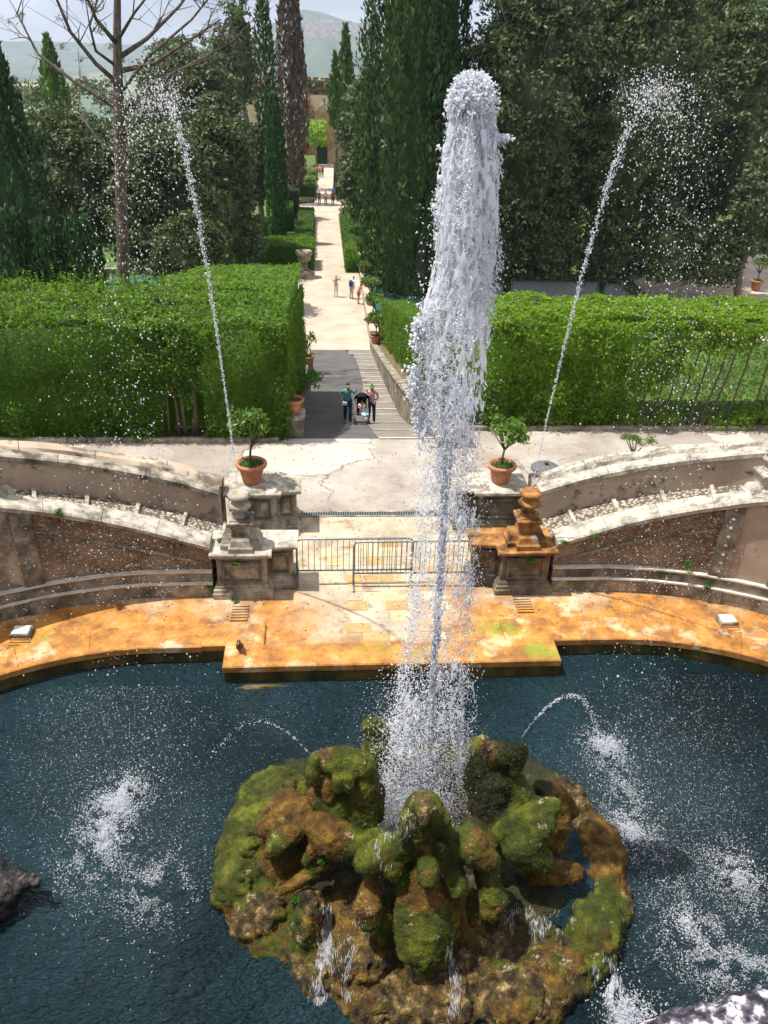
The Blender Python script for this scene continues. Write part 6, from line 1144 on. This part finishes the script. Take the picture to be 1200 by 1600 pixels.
#@@PEOPLE
# ------------------------------------------------------------------ people
SKIN = plain('skin', (.45, .27, .19), .6)
def skinmesh(name, verts, edges, radii, mt, par, sub=1, root=0):
    me = bpy.data.meshes.new(name); me.from_pydata([tuple(float(a) for a in v) for v in verts], edges, []); o = bpy.data.objects.new('tmp', me); COL.objects.link(o); md = o.modifiers.new('s', 'SKIN'); md.use_smooth_shade = True
    sv = me.skin_vertices[0].data
    for i, r in enumerate(radii): sv[i].radius = (r, r) if not hasattr(r, '__len__') else r; sv[i].use_root = (i == root)
    if sub: s = o.modifiers.new('u', 'SUBSURF'); s.levels = sub; s.render_levels = sub
    dg = bpy.context.evaluated_depsgraph_get(); m2 = bpy.data.meshes.new_from_object(o.evaluated_get(dg)); bpy.data.objects.remove(o); m2.name = name; m2.materials.clear(); return finish(name, m2, mt, par, True)
def person(loc, rot, H, label, shirt, pants, hair, arms=None, legs=None, lean=0., shorts=False, hat=None, fingers=False, longhair=False, extra=None, group=None, sit=False, turn=0.):
    """local frame: facing -y; built at unit scale 1.75 then scaled by H"""
    k = H/1.75; T = thing('person', label, 'person', loc, group); c, s = math.cos(rot), math.sin(rot)
    def W(p):
        x, y, z = p; y2 = y-lean*max(0, z-.92)*1.0 if not sit else y; return (loc[0]+(x*c-y2*s)*k, loc[1]+(x*s+y2*c)*k, loc[2]+z*k)
    legs = legs or [((-.09, 0, .93), (-.10, -.02, .50), (-.11, .02, .09), (-.12, -.13, .045)), ((.09, 0, .93), (.10, -.02, .50), (.11, .02, .09), (.12, -.13, .045))]
    arms = arms or [((-.19, 0, 1.42), (-.24, .02, 1.14), (-.25, -.06, .90)), ((.19, 0, 1.42), (.24, .02, 1.14), (.25, -.06, .90))]
    hz = 0 if not sit else -.43
    sh = lambda p: (p[0], p[1], p[2]+hz)
    V = [sh((0, 0, .95)), sh((0, .01, 1.12)), sh((0, .0, 1.32)), sh((0, .0, 1.44)), sh((0, -.01, 1.52)), sh((0, -.02, 1.60)), sh((0, -.015, 1.70)), sh((0, -.12, 1.625))]; rr = [.13, .115, .13, .085, .05, .078, .07, .016]; E = [(0, 1), (1, 2), (2, 3), (3, 4), (4, 5), (5, 6), (5, 7)]
    for L_ in legs:
        i = len(V); V += list(L_); rr += [.085, .058, .038, .03]; E += [(0, i), (i, i+1), (i+1, i+2), (i+2, i+3)]
    for A in arms:
        i = len(V); V += [sh(a) for a in A]; rr += [.052, .038, .026]; E += [(3, i), (i, i+1), (i+1, i+2)]
        a, b = np.array(sh(A[1])), np.array(sh(A[2])); d = (b-a)/np.linalg.norm(b-a); sd = np.cross(d, (0, 1, .2)); sd /= np.linalg.norm(sd)
        if fingers:
            for q, (o_, ln) in enumerate([(-.03, .07), (-.01, .085), (.01, .08), (.03, .065), (.045, .05)]):
                i2 = len(V); st = b+d*(.04 if q < 4 else .0)+sd*o_; V += [tuple(st), tuple(st+d*ln+np.array([0, -.02, 0])+(sd*.03 if q == 4 else 0))]; rr += [.012, .009]; E += [(i+2, i2), (i2, i2+1)]
        else: V.append(tuple(b+d*.09)); rr.append(.022); E.append((i+2, len(V)-1))
    skinmesh('body', [W(v) for v in V], E, [r*k for r in rr], SKIN, T)
    def m_(n, c_): return plain(n, c_, .85, .1)
    SV = [sh((0, 0, .90)), sh((0, .01, 1.12)), sh((0, 0, 1.32)), sh((0, 0, 1.44))]; SR = [.15, .132, .148, .10]; SE = [(0, 1), (1, 2), (2, 3)]
    for A in arms: i = len(SV); a0, a1 = np.array(sh(A[0])), np.array(sh(A[1])); SV += [tuple(a0), tuple(a0*.35+a1*.65)]; SR += [.068, .058]; SE += [(3, i), (i, i+1)]
    skinmesh('shirt', [W(v) for v in SV], SE, [r*k for r in SR], m_('shirt cloth', shirt), T)
    PV = [sh((0, 0, .97))]; PR = [.14]; PE = []
    for L_ in legs:
        i = len(PV); e = L_[2] if not shorts else tuple(np.array(L_[0])*.3+np.array(L_[1])*.7); PV += [L_[0], tuple(np.array(L_[0])*.35+np.array(L_[1])*.65) if shorts else L_[1], e]; PR += [.10, .075, .055 if not shorts else .075]; PE += [(0, i), (i, i+1), (i+1, i+2)]
    skinmesh('trousers', [W(v) for v in PV], PE, [r*k for r in PR], m_('trouser cloth', pants), T)
    HV = [sh((0, .02, 1.60)), sh((0, .01, 1.72)), sh((0, -.04, 1.755))]; HR = [.082, .078, .045]
    HE = [(0, 1), (1, 2)]
    if longhair: HV += [sh((0, .07, 1.50)), sh((0, .08, 1.38))]; HR += [.07, .04]; HE += [(0, 3), (3, 4)]
    skinmesh('hair', [W(v) for v in HV], HE, [r*k for r in HR], m_('hair', hair), T)
    for x in (-.03, .03): q = W(sh((x, -.098, 1.645))); bm = B(); bmesh.ops.create_icosphere(bm, subdivisions=1, radius=.011*k); bmesh.ops.translate(bm, verts=bm.verts, vec=q); bobj('eye', bm, DARK, T)
    for j, L_ in enumerate(legs): a = np.array(L_[2]); b = np.array(L_[3]); skinmesh('shoe', [W(a+(0, .04, -.04)), W((a+b)/2+(0, 0, -.015)), W(b)], [(0, 1), (1, 2)], [.045*k, .045*k, .036*k], m_('shoe leather', (.03, .03, .04)), T)
    if hat: bm = B(); q = W(sh((0, 0, 1.70))); lathe(bm, q, [(.17*k, 0), (.17*k, .015*k), (.10*k, .02*k), (.095*k, .10*k), (.05*k, .13*k)], 14); bobj('hat', bm, m_('straw', hat), T, True)
    T['_f'] = 0; return T, W, sh, k
pm = on_ramp(543, 661); hm = Q(543, 598, pm[1])[2]-pm[2]; print('man height', hm, pm)
walk = [((-.09, 0, .93), (-.10, -.08, .50), (-.11, .10, .12), (-.12, -.02, .045)), ((.09, 0, .93), (.10, -.14, .52), (.11, -.16, .09), (.12, -.30, .045))]
TM, Wm, sh, k = person(pm, 0, hm, 'man in a teal t-shirt and dark jeans walking beside the pushchair', (.08, .30, .33), (.02, .035, .09), (.06, .04, .03), arms=[((-.20, 0, 1.42), (-.30, .05, 1.16), (-.17, -.16, .98)), ((.20, 0, 1.42), (.36, -.05, 1.22), (.50, -.22, 1.10))], legs=walk, lean=.08, fingers=True)
q = np.array(Wm((-.12, -.26, .95))); boxo('paper', plain('white paper', (.8, .8, .8)), TM, q[0]-.1, q[0]+.08, q[1]-.03, q[1], q[2]-.04, q[2]+.07, 0)
pw = on_ramp(580, 656); pw[1] = pm[1]+.1; pw = np.array([Q(580, 656, pw[1])[0], pw[1], ramp_z(pw[1])])
TW, Ww, sh, k = person(pw, 0, hm*.97, 'woman in a pink t-shirt and navy trousers pushing the pushchair', (.62, .36, .42), (.02, .02, .06), (.035, .02, .012), arms=[((-.18, 0, 1.42), (-.32, -.02, 1.20), (-.46, -.20, 1.08)), ((.18, 0, 1.42), (.27, .02, 1.16), (.10, -.26, 1.06))], legs=walk, lean=.12, fingers=True, longhair=True)
q = np.array(Ww(sh((0, -.03, 1.72)))); bm = B()
for s_ in (-.05, .05): r = bmesh.ops.create_icosphere(bm, subdivisions=2, radius=.045); bmesh.ops.scale(bm, verts=r['verts'], vec=(1.1, .5, .7)); bmesh.ops.translate(bm, verts=r['verts'], vec=(q[0]+s_, q[1]-.06, q[2]+.0))
bobj('green_sunglasses', bm, plain('green plastic', (.05, .45, .10), .3), TW, True)
# pushchair with its child
ps = on_ramp(562, 672); ps[1] = pm[1]-.75; ps = np.array([(pm[0]+pw[0])/2+.05, pm[1]-.75, ramp_z(pm[1]-.75)]); SL = .376
T = thing('pushchair', 'black pushchair with folded hood carrying a small child', 'pushchair', ps); BK = plain('black fabric', (.015, .015, .02), .9, .1); x, y, z = ps
for s_ in (-.24, .24):
    bobj('frame_tube', tube(B(), [(x+s_, y-.30, z+.10), (x+s_, y, z+.45), (x+s_*.9, y+.38, z+.98), (x+s_*.85, y+.46, z+1.06)], .014, 7), METAL, T, True); bobj('frame_tube', tube(B(), [(x+s_, y+.36, z-.02), (x+s_, y-.1, z+.40)], .014, 7), METAL, T, True)
    for yy_ in (-.32, .36):
        for o_ in (-.035, .035):
            zz0 = z+.085+(.376*.3 if yy_ < 0 else -.376*.36); bm = B(); r = lathe(bm, (0, 0, 0), [(.05, -.012), (.085, -.014), (.09, 0), (.085, .014), (.05, .012)], 16); bmesh.ops.rotate(bm, verts=bm.verts, cent=(0, 0, 0), matrix=Matrix.Rotation(math.pi/2, 3, 'Y')); bmesh.ops.translate(bm, verts=bm.verts, vec=(x+s_+o_, y+yy_, zz0)); bobj('wheel', bm, DARK, T, True)
    bobj('handle', tube(B(), [(x+s_*.85, y+.44, z+1.05), (x+s_*.85, y+.50, z+1.12), (x+s_*.7, y+.52, z+1.12)], .02, 7), DARK, T, True)
boxo('seat', BK, T, x-.2, x+.2, y-.14, y+.18, z+.40, z+.45, .015); bobj('backrest', tube(B(), [(x, y+.16, z+.42), (x, y+.30, z+.92)], [.19, .19], 10), BK, T, True); boxo('footrest', BK, T, x-.2, x+.2, y-.34, y-.26, z+.2, z+.23, .01)
bm = B(); r = bmesh.ops.create_uvsphere(bm, u_segments=18, v_segments=12, radius=.30)
bmesh.ops.delete(bm, geom=[v for v in bm.verts if v.co.z < -.06 or (v.co.y < -.10 and v.co.z < .16)], context='VERTS'); bmesh.ops.solidify(bm, geom=bm.faces[:], thickness=.015); bmesh.ops.translate(bm, verts=bm.verts, vec=(x, y+.14, z+.86)); bobj('hood', bm, BK, T, True)
TC, Wc, shc, kc = person((x, y+.08, z+.02), 0, .92, 'small child sitting in the pushchair under a pale blue cloth', (.75, .70, .72), (.5, .3, .28), (.06, .04, .03), sit=True, legs=[((-.09, 0, .93), (-.12, -.36, .98), (-.13, -.44, .55), (-.13, -.52, .48)), ((.09, 0, .93), (.12, -.36, .98), (.13, -.44, .55), (.13, -.52, .48))], arms=[((-.18, 0, 1.42), (-.26, -.10, 1.22), (-.05, -.3, 1.2)), ((.18, 0, 1.42), (.26, -.10, 1.22), (.08, -.28, 1.15))], shorts=True)
for ch in TC.children: ch.location.z += .43*kc*.95
bm = B(); r = bmesh.ops.create_grid(bm, x_segments=8, y_segments=8, size=.13)
for v in bm.verts: v.co = Vector((v.co.x+x+.10, y-.13-.05*math.cos(v.co.x*12)-(.1 if v.co.y < -.05 else 0), z+.56+v.co.y*1.1))
bmesh.ops.solidify(bm, geom=bm.faces[:], thickness=.01); o = bobj('blue_cloth', bm, plain('pale blue cloth', (.55, .72, .85), .9), None, True, origin=(x+.1, y-.13, z+.55)); props(o, 'pale blue cloth draped over the child in the pushchair', 'cloth')
def on8(px, py): return P(px, py, -8)
person(on8(525, 464), .2, 1.72, 'visitor in a straw hat raising a camera on the sunny path', (.45, .34, .20), (.62, .56, .48), (.1, .06, .03), hat=(.5, .36, .2), arms=[((-.19, 0, 1.42), (-.28, -.10, 1.24), (-.06, -.22, 1.52)), ((.19, 0, 1.42), (.34, -.08, 1.40), (.25, -.22, 1.66))])
TB, Wb, shb, kb = person(on8(549, 467), 2.4, 1.75, 'man in pale shirt with a blue backpack leaning on the pond parapet', (.65, .70, .78), (.42, .38, .32), (.05, .04, .03), lean=.35); 
q = np.array(Wb((0, .20, 1.28))); bm = B(); loft(bm, rect(q[0]-.16, q[0]+.16, q[1]-.12, q[1]+.12), [(-.05, q[2]-.24), (0, q[2]-.15), (.01, q[2]+.1), (-.06, q[2]+.24)]); o = bobj('backpack', bm, plain('blue nylon', (.03, .06, .16), .8), None, True, origin=q); props(o, 'dark blue backpack on the leaning man', 'backpack')
person(on8(560, 475), 1.9, 1.66, 'woman in a rose brown dress leaning on the pond parapet', (.38, .15, .11), (.34, .13, .10), (.06, .03, .02), lean=.4, longhair=True, shorts=True)
for i, (px, c1, c2, lab) in enumerate([(499, (.12, .08, .08), (.10, .07, .06), 'distant walker in dark clothes, left of three on the clearing'), (509, (.6, .45, .42), (.1, .12, .2), 'distant walker in a pale top, middle of three on the clearing'), (520, (.30, .03, .04), (.03, .03, .05), 'distant walker in dark red, right of three on the clearing')]):
    person(on8(px, 321), .1*i, 1.78, lab, c1, c2, (.05, .03, .02), group='walkers on the round clearing')
q = on8(520, 318); person((q[0]+.1, q[1]+2.5, -8), 3.1, 1.8, 'distant walker in blue behind the one in red', (.05, .25, .5), (.05, .05, .07), (.05, .03, .02))
for i, (px, c1) in enumerate([(496, (.75, .22, .06)), (500, (.6, .5, .5)), (504, (.6, .12, .08))]):
    q = on8(px, 277); person(q, .3*i, 1.75, ['far visitor in orange near the gate', 'far visitor in white near the gate', 'far visitor in red near the gate'][i], c1, (.12, .08, .08), (.05, .03, .02))
q = on8(603, 424); person((q[0], 73.2, -8.0), 0, 1.5, 'person in teal sitting at the far pond edge', (.02, .03, .04), (.05, .40, .42), (.05, .03, .02), legs=[((-.09, 0, .52), (-.12, -.40, .55), (-.12, -.45, .12), (-.12, -.58, .045)), ((.09, 0, .52), (.12, -.40, .55), (.12, -.45, .12), (.12, -.58, .045))], sit=True)
# ------------------------------------------------------------------ haze
bm = B(); box(bm, -9500, 9500, -60, 9500, -154, 420); hz = bobj('haze', bm, [])
HM = bpy.data.materials.new('haze air'); HM.use_nodes = True; HM.node_tree.nodes.remove(HM.node_tree.nodes['Principled BSDF']); pv = HM.node_tree.nodes.new('ShaderNodeVolumePrincipled'); pv.inputs['Density'].default_value = .00015; pv.inputs['Color'].default_value = (.66, .79, 1, 1); pv.inputs['Anisotropy'].default_value = .2
HM.node_tree.links.new(pv.outputs[0], HM.node_tree.nodes['Material Output'].inputs['Volume']); hz.data.materials.clear(); hz.data.materials.append(HM); props(hz, kind='stuff')
tri = 0
for o in S.objects:
    if '_f' in o: del o['_f']
    if o.type == 'MESH': tri += sum(len(p.vertices)-2 for p in o.data.polygons) if len(o.data.polygons) < 2000 else int((len(o.data.loops)/len(o.data.polygons)-2)*len(o.data.polygons))
print('tris', tri)
